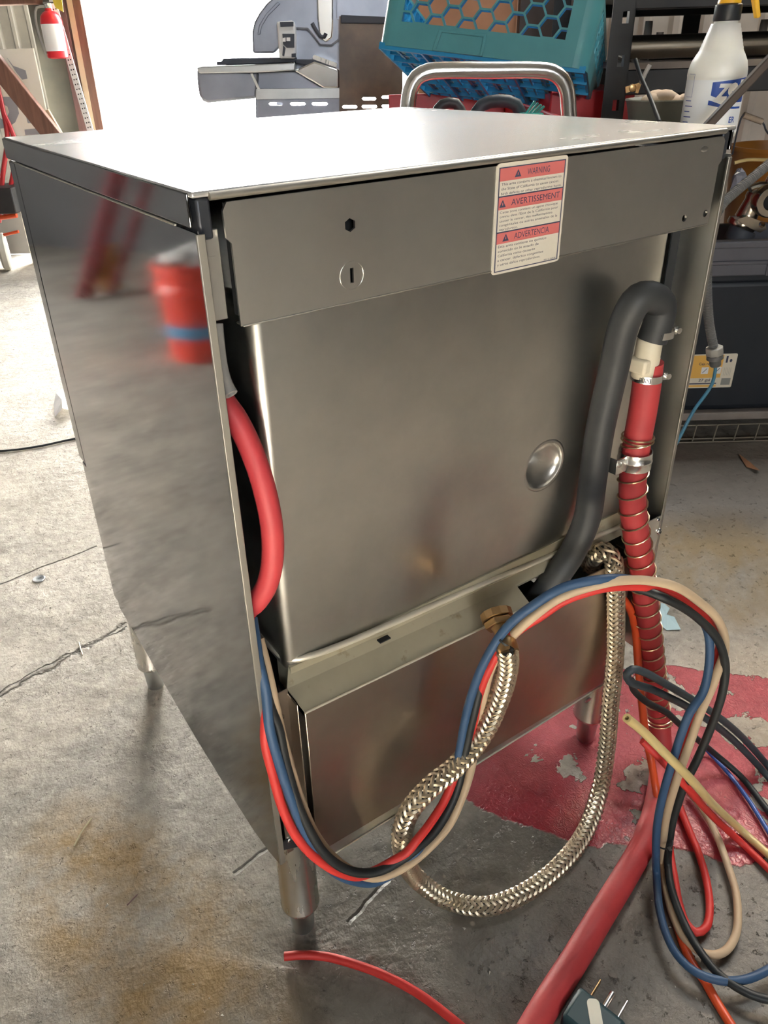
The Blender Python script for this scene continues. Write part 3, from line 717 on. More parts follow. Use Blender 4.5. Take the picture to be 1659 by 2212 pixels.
# braided steel supply hose
def braid_thing():
    pts = [PY(1275, 1225, .035), PY(1288, 1200, .02), PY(1305, 1190, .008), PY(1322, 1205, -.004), PY(1328, 1250, -.010), PY(1330, 1330, -.014), PY(1328, 1420, -.020), PY(1318, 1520, -.030), PY(1311, 1610, -.040),
           PF(1297, 1700, -.056, .014), PF(1268, 1790, -.072, .014), PF(1215, 1865, -.080, .014), PF(1140, 1925, -.086, .014), PZ(1050, 1958, .0145), PZ(970, 1945, .015), PY(905, 1902, -.026), PY(874, 1852, -.032), PY(868, 1800, -.036),
           PY(886, 1750, -.040), PY(930, 1700, -.044), PY(985, 1655, -.046), PY(1040, 1590, -.049), PY(1078, 1510, -.052), PY(1096, 1440, -.056), PY(1095, 1398, -.058)]
    h = thing('braided_supply_hose', 'braided stainless steel hose looping down to the floor with a brass end fitting', 'hose', pts[13])
    b = MB(); b.tube(pts, .0100, 12, .006); b.build('inner_hose', m_dark, h)
    fr = frames(pts, .004); tot = fr[-1][4]; per = int(tot / .0026); F = resample(fr, per)
    b = MB(); n, lam, q = 8, .066, 4; wd = .0048
    for sg in (1, -1):
        for k in range(n):
            vs = []; fs = []
            for i, (p, N, B, T, s) in enumerate(F):
                th = sg * 2 * pi * s / lam + 2 * pi * k / n + .6
                off = math.tanh(3.2 * cos(q * th)) * sg * .0010
                tang = 2 * pi * .0113 / lam; dirv = (T + (B * cos(th) - N * sin(th)) * (sg * tang)).normalized()
                out = N * cos(th) + B * sin(th); wv = dirv.cross(out).normalized()
                c = p + out * (.0112 + off)
                vs += [c - wv * wd / 2 - out * .0012, c + out * .0005, c + wv * wd / 2 - out * .0012]
                if i:
                    a = 3 * (i - 1); fs += [[a, a + 1, a + 4, a + 3], [a + 1, a + 2, a + 5, a + 4]]
            b.add(vs, fs)
    tag(b.build('wire_braid', m_braid, h, smooth=60), kind='stuff')
    # brass fitting
    p0 = pts[-1]; p1 = PY(1076, 1340, -.032); d = (p1 - p0).normalized(); sd = d.cross(ZZ).normalized(); fr = (p0, sd, d.cross(sd), d); LL = (p1 - p0).length
    b = MB(); b.lathe([(.0118, -.006), (.0122, -.004), (.0122, .006), (.0095, .010), (.0078, LL * .35), (.0085, LL * .62), (.0105, LL * .75)], fr, 20); fe = b.build('ferrule', m_brass, h)
    b = MB(); b.lathe([(.0165, LL * .75), (.0172, LL * .78), (.0172, LL * .98), (.0160, LL), (.0150, LL * 1.02)], fr, 6)
    b.build('hex_nut', m_brass, h, bevel=.0008)
    b = MB(); b.lathe([(.0168, LL * 1.02), (.0182, LL * 1.04), (.0182, LL * 1.30), (.0168, LL * 1.33), (.012, LL * 1.33), (.012, LL * 1.1)], fr, 12); b.build('coupling_ring', m_brass, h, smooth=20)
braid_thing()

# the bundle of four thin tubes
def YY(px, py, tab):                                  # interpolate depth along the run
    for i in range(len(tab) - 1):
        if i == len(tab) - 2 or True: pass
    return tab
def run(samples, r, dy=0):                            # samples: (px, py, y)
    return inside([PF(a, b_, y + dy, r) for a, b_, y in samples], .0075)
red_s = [(540, 1330, .03), (545, 1400, .02), (549, 1462, .010), (560, 1522, .002), (573, 1603, -.006), (589, 1671, -.014), (608, 1739, -.022), (632, 1793, -.030), (662, 1834, -.037), (697, 1864, -.043), (732, 1884, -.048), (775, 1893, -.052), (812, 1880, -.056), (847, 1861, -.062),
         (879, 1842, -.066), (898, 1818, -.066), (929, 1779, -.062), (961, 1728, -.055), (985, 1670, -.048), (1008, 1610, -.044), (1023, 1560, -.042), (1033, 1507, -.042), (1052, 1453, -.045), (1084, 1398, -.050), (1125, 1358, -.060), (1164, 1334, -.068), (1218, 1298, -.082), (1272, 1278, -.095), (1320, 1268, -.105), (1397, 1268, -.12),
         (1456, 1282, -.13), (1509, 1318, -.14), (1544, 1362, -.145), (1554, 1400, -.148), (1544, 1435, -.152), (1529, 1473, -.156), (1511, 1529, -.158), (1486, 1590, -.160), (1456, 1655, -.160), (1446, 1720, -.16), (1443, 1780, -.16), (1449, 1851, -.17),
         (1457, 1895, -.2), (1467, 1952, -.2), (1484, 1996, -.3), (1504, 2014, -.3), (1525, 2003, -.3), (1533, 1966, -.3), (1526, 1902, -.3), (1508, 1841, -.3), (1487, 1790, -.3), (1471, 1750, -.3), (1462, 1725, -.3)]
blue_s = [(545, 1335, .03), (552, 1380, .018), (559, 1430, .008), (567, 1500, -.002), (582, 1570, -.010), (603, 1650, -.018), (628, 1725, -.026), (655, 1790, -.032), (690, 1850, -.038), (730, 1889, -.042), (770, 1904, -.046), (810, 1906, -.050), (858, 1880, -.056), (900, 1840, -.058), (939, 1780, -.056), (968, 1730, -.050), (982, 1672, -.046),
          (994, 1616, -.044), (1004, 1560, -.042), (1017, 1507, -.042), (1044, 1435, -.046), (1080, 1374, -.052), (1110, 1340, -.060), (1146, 1312, -.068), (1218, 1269, -.084), (1320, 1250, -.108), (1400, 1262, -.108), (1460, 1285, -.118), (1505, 1322, -.130), (1528, 1362, -.148), (1533, 1420, -.160), (1519, 1494, -.168), (1491, 1538, -.170), (1473, 1582, -.170), (1456, 1635, -.170), (1438, 1694, -.171), (1426, 1744, -.172), (1419, 1788, -.174), (1417, 1840, -.18), (1418, 1885, -.2),
          (1424, 1960, -.3), (1440, 2020, -.3), (1462, 2062, -.3), (1500, 2098, -.3), (1550, 2117, -.3), (1605, 2117, -.4), (1650, 2100, -.4), (1690, 2075, -.4)]
tan_s = [(560, 1380, .03), (573, 1430, .018), (585, 1480, .010), (602, 1560, .0), (622, 1640, -.008), (648, 1725, -.016), (680, 1800, -.024), (720, 1852, -.034), (770, 1886, -.044), (815, 1896, -.052), (874, 1873, -.060), (928, 1830, -.062), (972, 1779, -.058), (1001, 1714, -.052), (1018, 1660, -.046), (1032, 1562, -.040), (1044, 1507, -.040), (1064, 1435, -.046), (1095, 1388, -.052),
         (1146, 1337, -.068), (1218, 1287, -.085), (1320, 1257, -.110), (1347, 1254, -.115), (1397, 1254, -.125), (1456, 1266, -.14), (1514, 1303, -.15), (1548, 1335, -.155), (1565, 1376, -.158), (1565, 1410, -.160), (1554, 1440, -.164), (1538, 1485, -.168), (1514, 1538, -.170), (1491, 1603, -.171), (1467, 1670, -.172), (1453, 1714, -.172), (1441, 1758, -.172), (1434, 1802, -.174), (1432, 1868, -.2), (1440, 1925, -.3), (1457, 1986, -.3), (1481, 2030, -.3), (1511, 2055, -.3),
         (1541, 2063, -.3), (1568, 2053, -.4), (1589, 2020, -.4), (1594, 1979, -.4), (1589, 1925, -.4), (1575, 1878, -.4), (1551, 1811, -.4), (1531, 1770, -.3), (1508, 1735, -.3), (1490, 1712, -.3)]
blk_s = [(548, 1370, .036), (556, 1410, .022), (566, 1455, .012), (582, 1522, .002), (602, 1576, -.006), (614, 1636, -.014), (630, 1696, -.022), (649, 1753, -.030), (676, 1807, -.038), (703, 1846, -.044), (743, 1876, -.050), (784, 1886, -.056), (825, 1880, -.062), (866, 1858, -.066), (895, 1837, -.068), (939, 1797, -.066), (972, 1743, -.060), (990, 1696, -.054), (1008, 1609, -.048), (1023, 1544, -.046), (1036, 1489, -.042),
         (1056, 1430, -.042), (1088, 1382, -.046), (1146, 1327, -.056), (1218, 1282, -.072), (1320, 1260, -.096), (1391, 1275, -.118), (1426, 1288, -.134), (1470, 1309, -.144), (1514, 1341, -.152), (1547, 1376, -.160), (1563, 1415, -.166), (1567, 1450, -.170), (1561, 1494, -.174), (1547, 1541, -.176), (1529, 1588, -.176), (1503, 1647, -.176), (1479, 1695, -.176), (1464, 1738, -.176), (1452, 1779, -.177), (1446, 1817, -.18), (1443, 1868, -.22),
         (1450, 1918, -.3), (1467, 1969, -.3), (1487, 2013, -.3), (1511, 2053, -.3), (1548, 2100, -.4), (1589, 2131, -.4), (1622, 2148, -.4), (1659, 2159, -.4), (1700, 2165, -.4)]
G = 'chemical feed tubes tied in a bundle'
tag(tube_thing('chemical_tube', 'red plastic tube of the tied four-tube bundle curling into a small floor loop', 'tube', run(red_s, .0105), .0050, m_red_tube), group=G)
tag(tube_thing('chemical_tube', 'blue plastic tube of the tied four-tube bundle running off the frame', 'tube', run(blue_s, .0215), .0050, m_blue_tube), group=G)
tag(tube_thing('chemical_tube', 'tan plastic tube of the tied four-tube bundle ending in a wide floor loop', 'tube', run(tan_s, .0115), .0050, m_tan_tube), group=G)
tag(tube_thing('chemical_tube', 'black plastic tube of the tied four-tube bundle running off the frame', 'tube', run(blk_s, .0215), .0050, m_blk_tube), group=G)
def tie(px, py, y, d, r, label):
    p = PF(px, py, y, .012); d = Vector(d).normalized(); n = d.cross(Vector((.3, .9, .2))).normalized(); q = d.cross(n)
    b = MB(); b.lathe([(r, -.0012), (r + .0009, -.0012), (r + .0009, .0012), (r, .0012)], (p, n, q, d), 20, True); b.box(r - .001, r + .005, -.002, .002, -.002, .002, (p, q, n, d))
    tag(b.build('cable_tie', m_blk_tube), label, 'cable tie')
tie(1092, 1382, -.055, PY(1146, 1325, -.068) - PY(1044, 1450, -.046), .0102, 'black cable tie round the tubes near the brass fitting')
tie(1434, 1817, -.178, PY(1450, 1740, -.175) - PF(1434, 1868, -.2, .006), .0105, 'black cable tie round the tubes low down at the right')
# single tubes on the right
def PQ(px, py, y): return PF(px, py, max(y, -.19), .0075)
tube_thing('cream_tube', 'cream tube with a blunt end lying over the orange tube at right', 'tube', [PQ(1354, 1551, -.135), PQ(1391, 1582, -.145), PQ(1432, 1623, -.165), PQ(1485, 1676, -.195), PQ(1544, 1741, -.205), PQ(1603, 1795, -.215), PQ(1659, 1845, -.225), PQ(1720, 1900, -.235)], .0056, m_yel_tube, 12, hollow=.5)
tube_thing('red_tube', 'bright red tube running along the underside of the cream tube', 'tube', [PQ(1388, 1600, -.125), PQ(1432, 1645, -.150), PQ(1485, 1703, -.18), PQ(1544, 1768, -.192), PQ(1603, 1822, -.205), PQ(1659, 1876, -.215), PQ(1720, 1935, -.225)], .0050, m_red_tube, 10)
tube_thing('orange_tube', 'orange tube hanging from the base box beside the red spring hose', 'tube', [PQ(1330, 1280, -.004), PQ(1353, 1303, -.008), PQ(1366, 1329, -.012), PQ(1374, 1370, -.018), PQ(1377, 1412, -.024), PQ(1381, 1464, -.034), PQ(1387, 1523, -.046), PQ(1394, 1582, -.060), PF(1406, 1641, -.08, .006), PF(1416, 1700, -.105, .006), PF(1424, 1745, -.12, .006), PF(1433, 1800, -.14, .006), PF(1440, 1870, -.2, .006), PZ(1450, 1945, .006),
            PZ(1468, 2015, .006), PZ(1494, 2078, .006), PZ(1521, 2117, .006), PZ(1548, 2164, .006), PZ(1578, 2212, .006), PZ(1610, 2260, .006)], .0056, m_org_tube)
tube_thing('power_cable', 'thick dark grey cable doubled back on itself at right', 'cable', [PQ(1720, 1730, -.17), PQ(1659, 1655, -.155), PQ(1603, 1592, -.142), PQ(1544, 1543, -.128), PQ(1485, 1505, -.114), PQ(1432, 1474, -.100), PQ(1391, 1452, -.09), PQ(1366, 1446, -.084), PQ(1354, 1456, -.082), PQ(1360, 1472, -.084), PQ(1382, 1481, -.088), PQ(1405, 1488, -.094), PQ(1432, 1500, -.102), PQ(1485, 1527, -.116), PQ(1544, 1566, -.130), PQ(1603, 1617, -.144), PQ(1659, 1678, -.157), PQ(1720, 1755, -.172)], .0052, m_cable, 12)
tube_thing('thin_cable', 'thin black cord crossing behind the doubled grey cable', 'cord', [PQ(1364, 1470, -.078), PQ(1370, 1492, -.074), PQ(1395, 1515, -.08), PQ(1441, 1540, -.09), PQ(1462, 1559, -.095), PQ(1506, 1597, -.105), PQ(1544, 1628, -.115), PQ(1603, 1680, -.13), PQ(1659, 1750, -.15), PQ(1700, 1800, -.16)], .0046, m_blk_tube)
tube_thing('blue_cord', 'thin bright blue cord beneath the black cord at right', 'cord', [PQ(1500, 1590, -.09), PQ(1529, 1622, -.095), PQ(1573, 1670, -.105), PQ(1617, 1728, -.12), PQ(1659, 1795, -.14), PQ(1700, 1860, -.16)], .0032, M('royal_blue_cord', (.03, .09, .33), rough=.4))
tube_thing('loose_red_tube', 'loose red tube with a cut end lying across the front of the floor', 'tube', [PZ(614, 2066, .007), PZ(650, 2063, .007), PZ(700, 2066, .006), PZ(760, 2081, .006), PZ(830, 2107, .006), PZ(900, 2144, .006), PZ(960, 2188, .006), PZ(1020, 2240, .006), PZ(1060, 2290, .006)], .0052, m_red_tube, 12, hollow=.6)
# power plug at the bottom edge
pp = PZ(1287, 2214, .0)
pg = thing('power_plug', 'dark green-black power plug with metal prongs lying on the floor', 'plug', pp)
d = (PZ(1326, 2130, 0) - PZ(1284, 2200, 0)).normalized(); n = d.cross(ZZ)
FRP = (pp, n, d, ZZ)
mp_ = M('dark_teal_rubber', (.012, .045, .055), rough=.5)
b = MB(); b.box(-.030, .030, -.035, .010, .003, .034, FRP); b.build('plug_body', mp_, pg, bevel=.006)
for k, x in enumerate((-.016, .018)):
    b = MB(); b.box(x - .0009, x + .0009, .009, .036, .015, .024, FRP); b.build('prong', m_brass if k == 0 else m_zinc, pg, bevel=.0006)
b = MB(); b.tube([pp + n * .001 + ZZ * .019 + d * .008, pp + n * .001 + ZZ * .019 + d * .034], .0034, 10, .1); b.build('ground_pin', m_zinc, pg)
b = MB(); b.tube([pp + ZZ * .018 - d * .03, pp + ZZ * .012 - d * .075, pp + ZZ * .007 - d * .14], .0075, 10); b.build('plug_cord', m_cable, pg)
b = MB(); b.prism(rrect(-.007, .007, -.028, .008, .005), .0338, .0355, (pp - d * .002 - n * .006, (n * .78 + d * .62).normalized(), ZZ, (d * .78 - n * .62).normalized())); b.build('cord_tag', m_tan_floor, pg)

# ================================================================== FLOOR LITTER
p = PZ(84, 1252); b = MB(); b.lathe([(.0125, 0), (.0135, .002), (.012, .0035), (.006, .003), (.0055, .001), (1e-6, .001)], (p, Vector((1, 0, 0)), Vector((0, 1, 0)), ZZ), 24)
tag(b.build('steel_washer', m_galv), 'small round metal cap stuck in the concrete at left', 'washer')
b = MB(); b.tube([PZ(170, 1388, .003), PZ(174, 1402, .003), PZ(178, 1415, .002)], .0014, 8, .004); tag(b.build('wire_nail', m_wire), 'short bent nail lying in the long floor crack', 'nail')
b = MB(); b.tube([PZ(160, 1828, .002), PZ(175, 1800, .003), PZ(198, 1767, .002)], .0012, 6, .01); tag(b.build('pine_needle', M('dry_straw', (.45, .38, .22), rough=.8)), 'pale dry pine needle on the concrete at lower left', 'needle')
b = MB(); b.tube([PZ(275, 1955, .002), PZ(297, 1932, .002)], .0010, 6, .01); tag(b.build('twig', m_wood3), 'thin dark twig on the brown shadowed concrete', 'twig')
b = MB(); b.tube([PZ(-40, 975, .004), PZ(20, 973, .004), PZ(90, 963, .004), PZ(150, 950, .004), PZ(230, 935, .004)], .0035, 8, .02); tag(b.build('floor_cord', m_blk_tube), 'thin black cord on the floor left of the machine', 'cord')
def sheet(name, pxs, z, mat, label, cat, lift=.006):
    P = [PZ(a, b_, z) for a, b_ in pxs]; c = sum(P, Vector()) / len(P); b = MB(); n = len(P)
    for i in range(n): P[i].z = z + .0008 + lift * random.random()
    vs = P + [c + ZZ * lift * .8] + [q - ZZ * .0007 for q in P] + [c + ZZ * (lift * .8 - .0007)]
    fs = [[i, (i + 1) % n, n] for i in range(n)] + [[n + 1 + (i + 1) % n, n + 1 + i, 2 * n + 1] for i in range(n)] + [[i, n + 1 + i, n + 1 + (i + 1) % n, (i + 1) % n] for i in range(n)]
    b.add(vs, fs); return tag(b.build(name, mat, smooth=0), label, cat)
sheet('paper_scrap', [(1420, 1302), (1436, 1306), (1446, 1318), (1440, 1328), (1456, 1336), (1470, 1362), (1440, 1362), (1424, 1352), (1418, 1330)], .001, m_scrap, 'torn pale blue paper scrap beside the red paint', 'paper')
sheet('dry_leaf', [(1595, 985), (1608, 990), (1632, 1010), (1640, 1020), (1634, 1023), (1612, 1010)], .001, m_leaf, 'curled brown dry leaf on the floor near the wire shelf', 'leaf', .012)
sheet('white_rag', [(117, 880), (124, 862), (145, 858), (160, 870), (160, 896), (140, 903), (119, 902)], .001, m_cloth, 'crumpled white rag on the floor at the left edge of the machine', 'rag', .035)
chips = MB()
for i in range(170):
    a, b_ = (random.uniform(0, 560), random.uniform(900, 2200)) if i < 90 else (random.uniform(900, 1640), random.uniform(1040, 2200))
    p = PZ(a, b_); s = random.uniform(.0010, .0028) * (1.4 if random.random() < .1 else 1)
    vs = [p + Vector((random.uniform(-1, 1) * s, random.uniform(-1, 1) * s, 0)) for k in range(4)] + [p + Vector((random.uniform(-.3, .3) * s, 0, s * random.uniform(.3, .9)))]
    chips.add(vs, [[0, 1, 4], [1, 2, 4], [2, 3, 4], [3, 0, 4]])
tag(chips.build('concrete_chips', m_chip, smooth=0, origin=(0, 0, 0)), 'tiny pale concrete chips and crumbs scattered over the floor', 'debris', kind='stuff')

# ================================================================== OUTSIDE FRAME AT LEFT: what the polished side panel mirrors
def mir(px, py, z=0):
    p = PZ(px, py, z); return Vector((-p.x, p.y, p.z))
bc = mir(447, 762)
bk = thing('red_bucket', 'red plastic bucket with a band of blue tape, mirrored in the side panel', 'bucket', bc)
fr = (bc, Vector((1, 0, 0)), Vector((0, 1, 0)), ZZ)
b = MB(); b.lathe([(.125, 0), (.130, .004), (.142, .25), (.150, .255), (.150, .285), (.145, .29), (.146, .335), (.153, .338), (.153, .36), (.147, .362), (.143, .355), (.125, .01), (1e-6, .01)], fr, 40); b.build('bucket_body', m_bkt, bk)
b = MB(); b.lathe([(.1345, .095), (.1365, .095), (.1395, .140), (.1375, .140)], fr, 40); b.build('tape_band', m_bluetape, bk)
b = MB()
for k in range(9):
    a = k * 2.4; b.ball(bc + Vector((cos(a) * .07 * (k % 3 + .3) / 2, sin(a) * .07 * (k % 3 + .3) / 2, .36 + .02 * (k % 2))), .05, 10, (1, 1, .55))
tag(b.build('plastic_bag', m_cloth), 'crumpled white plastic bag on top of the red bucket', 'bag')
def mirror_y(px, py, y):
    p = PY(px, py, y); return Vector((-p.x, p.y, p.z))
ld = thing('red_stand', 'red painted A-shaped stand of two slanting boards, mirrored in the side panel', 'stand', mir(210, 652))
y0 = mir(185, 650).y
for (a, b_), wd in ((((183, 647), (256, 385)), .085), (((243, 652), (305, 450)), .045)):
    p, q = mirror_y(*a, y0), mirror_y(*b_, y0); p.z = max(p.z, .0)
    bb = MB(); bb.bar(p, q + (q - p) * .5, wd, .03, Vector((0, 1, 0)));
    for v in bb.v: v.z = max(v.z, .001)
    bb.build('board', M('dark_red_paint', (.30, .025, .035), (.24, .02, .03), 8, .5), ld, bevel=.006)
p = mirror_y(237, 580, y0 + .03); bb = MB(); bb.box(p.x - .05, p.x + .05, p.y, p.y + .03, p.z - .11, p.z + .11); bb.build('yellow_level', M('amber_plastic', (.5, .27, .03), rough=.5), ld, bevel=.005)

# ================================================================== BACKGROUND LEFT
# fire extinguisher
eu, ez = UZ(122, 127, 4.3)
ex = thing('fire_extinguisher', 'red fire extinguisher with white label hung on the timber post', 'extinguisher', W(eu, 4.33, ez))
fr = (W(eu, 4.33, ez), UU, VV, ZZ * .74)
b = MB(); b.lathe([(.030, 0), (.049, .006), (.052, .018), (.052, .215), (.047, .245), (.034, .265), (.020, .275), (.018, .29)], fr, 28); b.build('cylinder_body', m_ext, ex)
b = MB(); n = 14; pv = []
for z in (.033, .148):
    for i in range(n + 1):
        a = radians(-150 + 125 * i / n); pv.append(fr[0] + UU * (cos(a) * .0528) + VV * (sin(a) * .0528) + ZZ * z)
b.add(pv, [[i, i + 1, n + 2 + i, n + 1 + i] for i in range(n)]); b.build('paper_label', m_white, ex)
b = MB(); b.lathe([(.016, .285), (.018, .29), (.018, .315), (.012, .32)], fr, 16); b.box(-.02, .07, -.008, .008, .315, .325, fr); b.box(-.02, .075, -.008, .008, .340, .350, fr); b.build('valve_handle', m_chrome, ex)
b = MB(); b.tube([fr[0] + UU * -.015 + ZZ * .222, fr[0] + UU * -.05 - VV * .02 + ZZ * .218, fr[0] + UU * -.062 - VV * .03 + ZZ * .178, fr[0] + UU * -.058 - VV * .035 + ZZ * .096, fr[0] + UU * -.045 - VV * .035 + ZZ * .022], .006, 10, .02); b.build('discharge_hose', m_grey_tube, ex)
b = MB(); b.prism([UZ(x, y, 4.25) for x, y in ((110, -14), (132, -14), (137, 26), (120, 17), (116, 8))], 4.25, 4.252, FB); b.build('inspection_tag', M('tag_yellow', (.75, .55, .05), rough=.6), ex)
# perforated white angle bar leaning on the jamb
a0, a1 = PV(119, 20, 4.38), PV(196, 285, 4.30)
an = thing('slotted_angle_bar', 'white perforated angle bar leaning against the timber door post', 'bar', a1 + (a1 - a0) * 2)
ext = a1 + (a1 - a0) * (a1.z / (a0.z - a1.z))
b = MB(); b.bar(a0 + (a0 - a1) * .3, ext, .033, .004, VV); b.build('bar', m_white, an)
b = MB()
dd = (a1 - a0); sdv = dd.cross(VV).normalized()
for k in range(26):
    q = a0 + dd * (k / 25.0) - VV * .003
    for o_ in (-.006, .006): b.ball(q + sdv * o_, .0035, 6, (1, .3, 1))
tag(b.build('bar_holes', m_hole, an, smooth=0), kind='stuff')
# painted sign board with partial letters
pts = [UZ(-40, 108, 4.36), UZ(71, 104, 4.36), UZ(113, 255, 4.36), UZ(125, 292, 4.36)]
bl = pts[3]; sg = thing('sign_board', 'white board with big grey painted letter pieces leaning by the steel column', 'sign', W(-1.75, 4.36, 0))
b = MB(); b.prism([pts[0], pts[1], (pts[1][0], 0.0), (pts[0][0], 0.0)], 4.36, 4.375, FB); b.build('board', m_signboard, sg)
b = MB()
for poly in ([(15, 125), (28, 142), (55, 152), (59, 170), (48, 172), (35, 156)], [(4, 209), (25, 209), (36, 222), (41, 245), (33, 264), (22, 272), (10, 273), (4, 262), (16, 252), (20, 242), (16, 230), (8, 226)],
             [(0, 255), (12, 262), (12, 276), (0, 278)], [(55, 246), (78, 262), (82, 266), (60, 266)], [(53, 280), (80, 277), (88, 290), (55, 292)]):
    b = MB(); b.prism([UZ(x, y, 4.357) for x, y in poly], 4.356, 4.359, FB); b.build('letter_shape', m_signgrey, sg, smooth=0)
# diagonal timber brace, pale offcut, red pole
p0, p1 = PV(-30, 112, 4.2), PV(112, 290, 4.2); b = MB(); b.bar(p0, p1 + (p1 - p0) * (p1.z / (p0.z - p1.z)) , .088, .04, VV)
tag(b.build('timber_brace', m_wood, bevel=.004), 'brown timber plank slanting across the white letter board', 'plank')
p0, p1 = PV(96, 240, 4.27), PV(126, 292, 4.27); b = MB(); b.bar(p0, p1 + (p1 - p0) * (p1.z / (p0.z - p1.z)), .05, .02, VV)
tag(b.build('pale_offcut', m_wood2, bevel=.003), 'pale yellowish board end beside the brown timber plank', 'plank')
hr = thing('red_hand_truck', 'bright red tubular hand truck with a pale wheel at the left edge', 'hand truck', PZ(2, 522))
v0 = 4.22
hb_ = UZ(10, 510, v0)
b = MB()
b.tube([PV(-14, 150, v0 + .08), PV(8, 245, v0 + .06), PV(16, 292, v0 + .04), PV(6, 380, v0 + .02), PV(-2, 480, v0)], .012, 10, .05); b.build('frame_tube', m_redpaint, hr)
b = MB(); b.tube([PV(8, 245, v0 + .06), PV(29, 292, v0 + .05), PV(34, 330, v0 + .05), PV(20, 420, v0 + .03), PV(12, 470, v0)], .012, 10, .05); b.build('frame_tube', m_redpaint, hr)
b = MB(); b.tube([PV(-10, 472, v0), PV(36, 465, v0)], .013, 10, .05); b.tube([PV(-10, 512, v0), PV(40, 500, v0)], .008, 10, .05); b.build('axle', m_org_tube, hr)
wc = PV(-4, 493, v0); wc.z = .098; b = MB(); ax_ = (UU * .93 + VV * .36).normalized(); b.lathe([(.03, -.022), (.085, -.022), (.098, -.012), (.098, .012), (.085, .022), (.03, .022)], (wc, ZZ.cross(ax_), ZZ, ax_), 28); b.build('wheel', M('pale_tyre', (.5, .48, .4), rough=.7), hr)
u, z = UZ(-30, 408, 4.12); u2, z2 = UZ(36, 462, 4.12)
b = MB(); b.box(u - .3, u2, 4.12, 4.33, z2, z, FB); tag(b.build('black_crate', m_blacksteel, bevel=.006), 'black box behind the red hand truck at the left edge', 'crate')
# square plate on the white wall outside
b = MB(); b.box(-5.5, 2.5, 9.0, 9.15, -.02, 2.6, FB); ow = struct(b.build('wall_outside', m_white, smooth=0))
u, z = UZ(200, 15, 8.99); op = thing('outlet_plate', 'small square plate with a rusty pink rim on the white wall outside', 'plate', W(u, 8.98, z))
b = MB(); b.prism(rrect(u - .052, u + .052, z - .052, z + .052, .008), 8.97, 9.0, FB); b.build('plate_rim', M('pink_plate', (.05, .02, .015), rough=.7), op)
b = MB(); b.prism(rrect(u - .044, u + .036, z - .042, z + .044, .006), 8.965, 8.972, FB); b.build('plate_face', m_white, op)

# ================================================================== THE GRILL in the bay opening
v0 = 3.05
gr = thing('barbecue_grill', 'large steel barbecue grill with curved hood standing in the bright doorway', 'grill', W(-.2, v0 + .3, 0))
def pxp(poly, v): return [UZ(x, y, v) for x, y in poly]
b = MB(); b.prism(pxp([(588, -4), (575, 8), (560, 28), (549, 48), (544, 70), (546, 115), (592, 115), (606, 100), (612, 66), (640, 63), (664, 64), (676, 78), (690, 98), (716, 100), (734, 86), (735, -70), (690, -90), (640, -70)], v0), v0, v0 + .03, FB)
hood = b.build('hood', m_grillm, gr, bevel=.006)
b = MB(); b.prism(pxp([(600, 4), (575, 30), (560, 55), (557, 75), (562, 75), (566, 57), (580, 34), (606, 8)], v0), v0 - .006, v0 + .005, FB); b.build('hood_rib', m_grillm, hood, bevel=.002)
b = MB(); b.prism(pxp([(683, -60), (720, -60), (720, 60), (718, 82), (704, 92), (690, 80), (686, 40)], v0), v0 - .012, v0 + .004, FB); b.build('hood_bracket', m_chrome, hood, bevel=.005)
b = MB(); b.tube([PV(674, 50, v0 - .02), PV(692, 78, v0 - .02), PV(700, 80, v0 - .02), PV(704, 72, v0 - .02)], .006, 8, .02); b.build('hood_latch', m_grilld, hood)
b = MB(); b.prism(pxp([(630, 50), (664, 50), (676, 60), (690, 80), (738, 60), (738, 158), (636, 158)], v0), v0 + .031, v0 + .5, FB); b.build('firebox', m_grillm, gr, bevel=.004)
b = MB(); b.prism(pxp([(600, 48), (636, 45), (640, 62), (640, 126), (606, 126), (602, 62)], v0), v0 - .05, v0 + .02, FB); cb = b.build('control_box', M('bright_enamel', (.7, .7, .68), rough=.3), gr, bevel=.006)
b = MB()
for poly in ([(605, 48), (634, 47), (634, 57), (606, 58)], [(610, 73), (636, 73), (636, 103), (620, 103), (612, 96)], [(612, 98), (617, 104), (614, 122), (610, 120)], [(630, 116), (639, 115), (639, 124), (630, 124)]): b.prism(pxp(poly, v0 - .05), v0 - .054, v0 - .049, FB)
b.build('control_face', m_grilld, cb, smooth=0)
b = MB()
for poly in ([(611, 82), (617, 81), (617, 90), (611, 90)], [(619, 81), (627, 81), (627, 89), (619, 89)]): b.prism(pxp(poly, v0 - .054), v0 - .057, v0 - .052, FB)
b.build('control_button', m_white, cb, smooth=0)
# grates
b = MB(); b.prism(pxp([(469, 133), (480, 133), (484, 126), (640, 124), (640, 134), (560, 138), (470, 141)], v0), v0 - .02, v0 + .45, FB); b.build('cooking_grate', m_grilld, gr, bevel=.003)
b = MB(); b.prism(pxp([(640, 128), (678, 128), (724, 142), (728, 156), (700, 150), (640, 136)], v0), v0 - .03, v0 + .3, FB); b.build('grate_frame', m_grilld, gr, bevel=.003)
for k in range(9):
    p = PV(680 + k * 5.4, 124 + k * 2.0, v0 - .03); b = MB(); b.tube([p, p + VV * .3], .008, 8, .4); b.build('grate_bar', m_chrome, gr)
